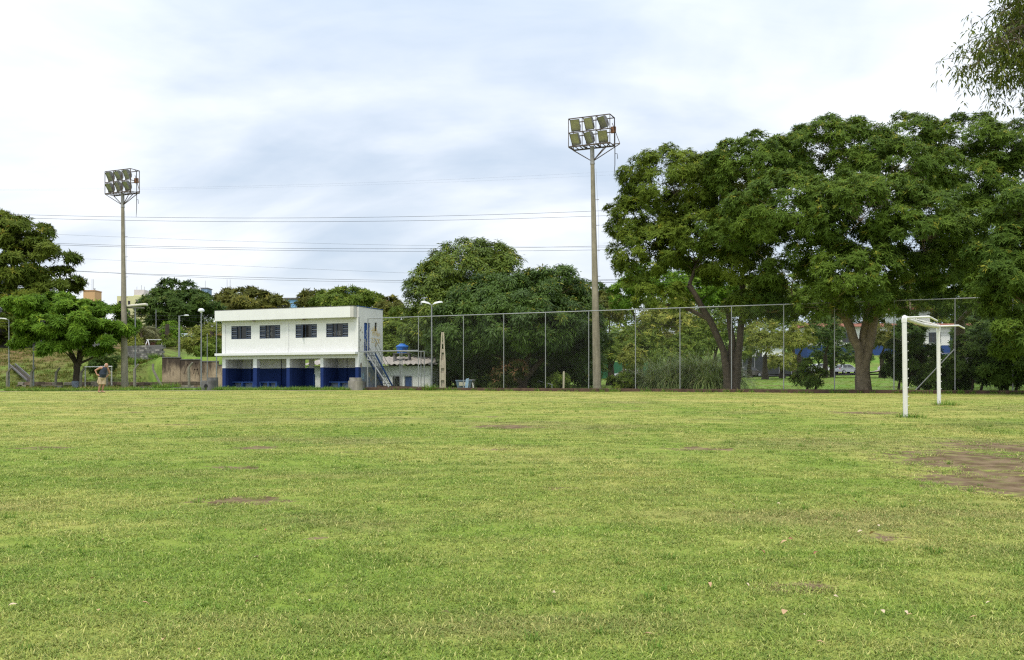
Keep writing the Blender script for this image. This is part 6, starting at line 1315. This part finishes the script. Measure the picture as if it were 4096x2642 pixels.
wx = r.uniform(-14, 16, 900); wy = 3.2 + 28 * r.uniform(size=900) ** 1.5; okw = (np.abs(wx) < .6 * wy + 1) & (np.sin(wx * .8 + 2 * np.sin(wy * .3)) * np.sin(wy * .5) > -.2); wx, wy = wx[okw], wy[okw]
wo_ = scatter('grass', np.stack([wx, wy, g(wx, wy)], -1), r.uniform(0, 6.28, len(wx)), r.uniform(.14, .36, len(wx)), EDGE, leaf_mat('turf_weed', (.14, .25, .05), (.24, .37, .07), (.42, .40, .14))); tag(wo_, 'coarser weed clumps scattered through the mown turf', 'grass', kind='stuff')

# -- gum tree branch reaching in overhead
L_GUM = leaf_mat('gum_leaf', (0.045, 0.080, 0.020), (0.125, 0.185, 0.040), (0.220, 0.240, 0.060), .35)
b = (12.6, 17.0); t = thing('gum_tree', 'gum tree whose drooping leafy bough hangs into the sky', 'tree', (b[0], b[1], gz(*b) - .1)); o_ = np.array(t.location)
mb = MB(); top = Vector((12.4, 17.0, 8.6)) - Vector(o_); mb.tube([(0, 0, 0), (-.1, 0, 3.0), (.05, .1, 6), top], [.34, .27, .22, .16], 10); r = np.random.default_rng(401); P = []; Ax = []
lims = [[(4400, 150), (4200, 90), (4010, 110), (3890, 190), (3830, 270)], [(4420, 80), (4180, 10), (4030, -10), (3960, 40)], [(4400, 210), (4230, 190), (4080, 210), (3960, 260), (3900, 330)], [(4430, 300), (4260, 290), (4150, 320), (4085, 390)], [(4300, -120), (4120, -70), (4030, -30)], [(4400, 150), (4150, 130), (3990, 160), (3930, 230)], [(4400, 100), (4160, 60), (3980, 90), (3900, 140)]]
for li, ln in enumerate(lims):
    Yb = 16.5 + .35 * (li % 4) - .3; pts = [Vector(top)] + [at(px + 65, py, Yb) - Vector(o_) for px, py in ln]; rs = [.11, .07, .045, .028, .016, .009][:len(pts)]; mb.tube(pts, rs, 6)
    for i in range(2, len(pts)):
        for k in range(46 if i > 2 else 28):
            f = r.uniform(); q = pts[i - 1].lerp(pts[i], f); e = q + Vector((r.normal(0, .30), r.normal(0, .30), r.normal(-.10, .20)))
            if k % 3 == 0: mb.tube([q, q.lerp(e, .5) + Vector((0, 0, .05)), e], [.008, .006, .003], 4, False)
            P.append(tuple(e)); Ax.append((r.normal(0, .5), r.normal(0, .5), .6))
mb.build('trunk', M_BARK, t, True); P = np.array(P); Ax = np.array(Ax); Ax /= np.linalg.norm(Ax, axis=1)[:, None]
V, Q = leaf_cloud(P, Ax, 11, .11, .026, 1.3, r, 1.6); cr = np_mesh('crown', V, Q, L_GUM, t, tint=r.uniform(size=len(Q))); cr['kind'] = 'stuff'

# ------------------------------------------------------------------ fallen leaves on the turf
M_FALL = [mat('fallen_leaf_%s' % n, c, .8, .2, 20) for n, c in (('tan', (.50, .33, .18)), ('pale', (.60, .48, .33)), ('russet', (.30, .13, .07)))]
fm = []
for m in M_FALL:
    mb = MB(); n = 6; L_ = 1.0
    for i in range(n):
        x0, x1 = i / n, (i + 1) / n; w0, w1 = .22 * math.sin(math.pi * x0 ** .8), .22 * math.sin(math.pi * x1 ** .8); z0, z1 = .10 * math.sin(x0 * 4), .10 * math.sin(x1 * 4)
        mb.poly([(x0 - .5, 0, z0), (x1 - .5, 0, z1), (x1 - .5, w1, z1 + .12 * w1 * 4), (x0 - .5, w0, z0 + .12 * w0 * 4)]); mb.poly([(x0 - .5, -w0, z0 + .08 * w0 * 4), (x1 - .5, -w1, z1 + .08 * w1 * 4), (x1 - .5, 0, z1), (x0 - .5, 0, z0)])
    q = mb.mesh('fallen_leaf'); q.materials.append(m); fm.append(q)
spots = [(655, 2590, 0), (50, 2450, 1), (395, 2470, 0), (585, 2445, 0), (1025, 2252, 1), (1780, 2480, 1), (2590, 2570, 0), (2215, 2398, 1), (2930, 2035, 1), (3115, 2032, 1), (3300, 2100, 0), (3510, 2123, 1), (3440, 2147, 1), (3490, 2155, 0), (3540, 2180, 1), (3525, 2198, 2), (3210, 2490, 1), (3345, 2415, 1), (3285, 2605, 0), (3530, 2475, 1), (3135, 2190, 0), (3165, 2180, 2), (3050, 2230, 2), (3265, 2235, 2), (3140, 2478, 0), (3640, 2490, 0), (2840, 2365, 0), (1060, 2140, 2), (1548, 2123, 1), (1110, 2000, 0), (410, 2180, 0), (3955, 2440, 1), (3625, 2480, 1), (3895, 2500, 0), (2990, 2365, 1), (3675, 2020, 1), (3575, 1985, 1), (3420, 2025, 2), (1600, 1858, 0), (370, 2340, 0), (800, 2650, 0), (990, 2435, 0), (1240, 2430, 1)]
fr_ = random.Random(17)
for px, py, c in spots:
    X, Y = ground_hit(px, min(py, 2630)); o = bpy.data.objects.new('fallen_leaf', fm[c]); COL.objects.link(o); s = fr_.uniform(.036, .06) * (1.5 if c == 0 and fr_.random() < .3 else 1); o.scale = (s, s, s)
    o.location = (X, Y, gz(X, Y) + .042); o.rotation_euler = (fr_.uniform(-.5, .5), fr_.uniform(-.4, .4), fr_.uniform(0, 6.28)); tag(o, 'dry curled leaf fallen on the mown grass', 'leaf', 'fallen leaves on the pitch')
print('tris', sum(len(o.data.loops) - 2 * len(o.data.polygons) for o in scn.objects if o.type == 'MESH'))
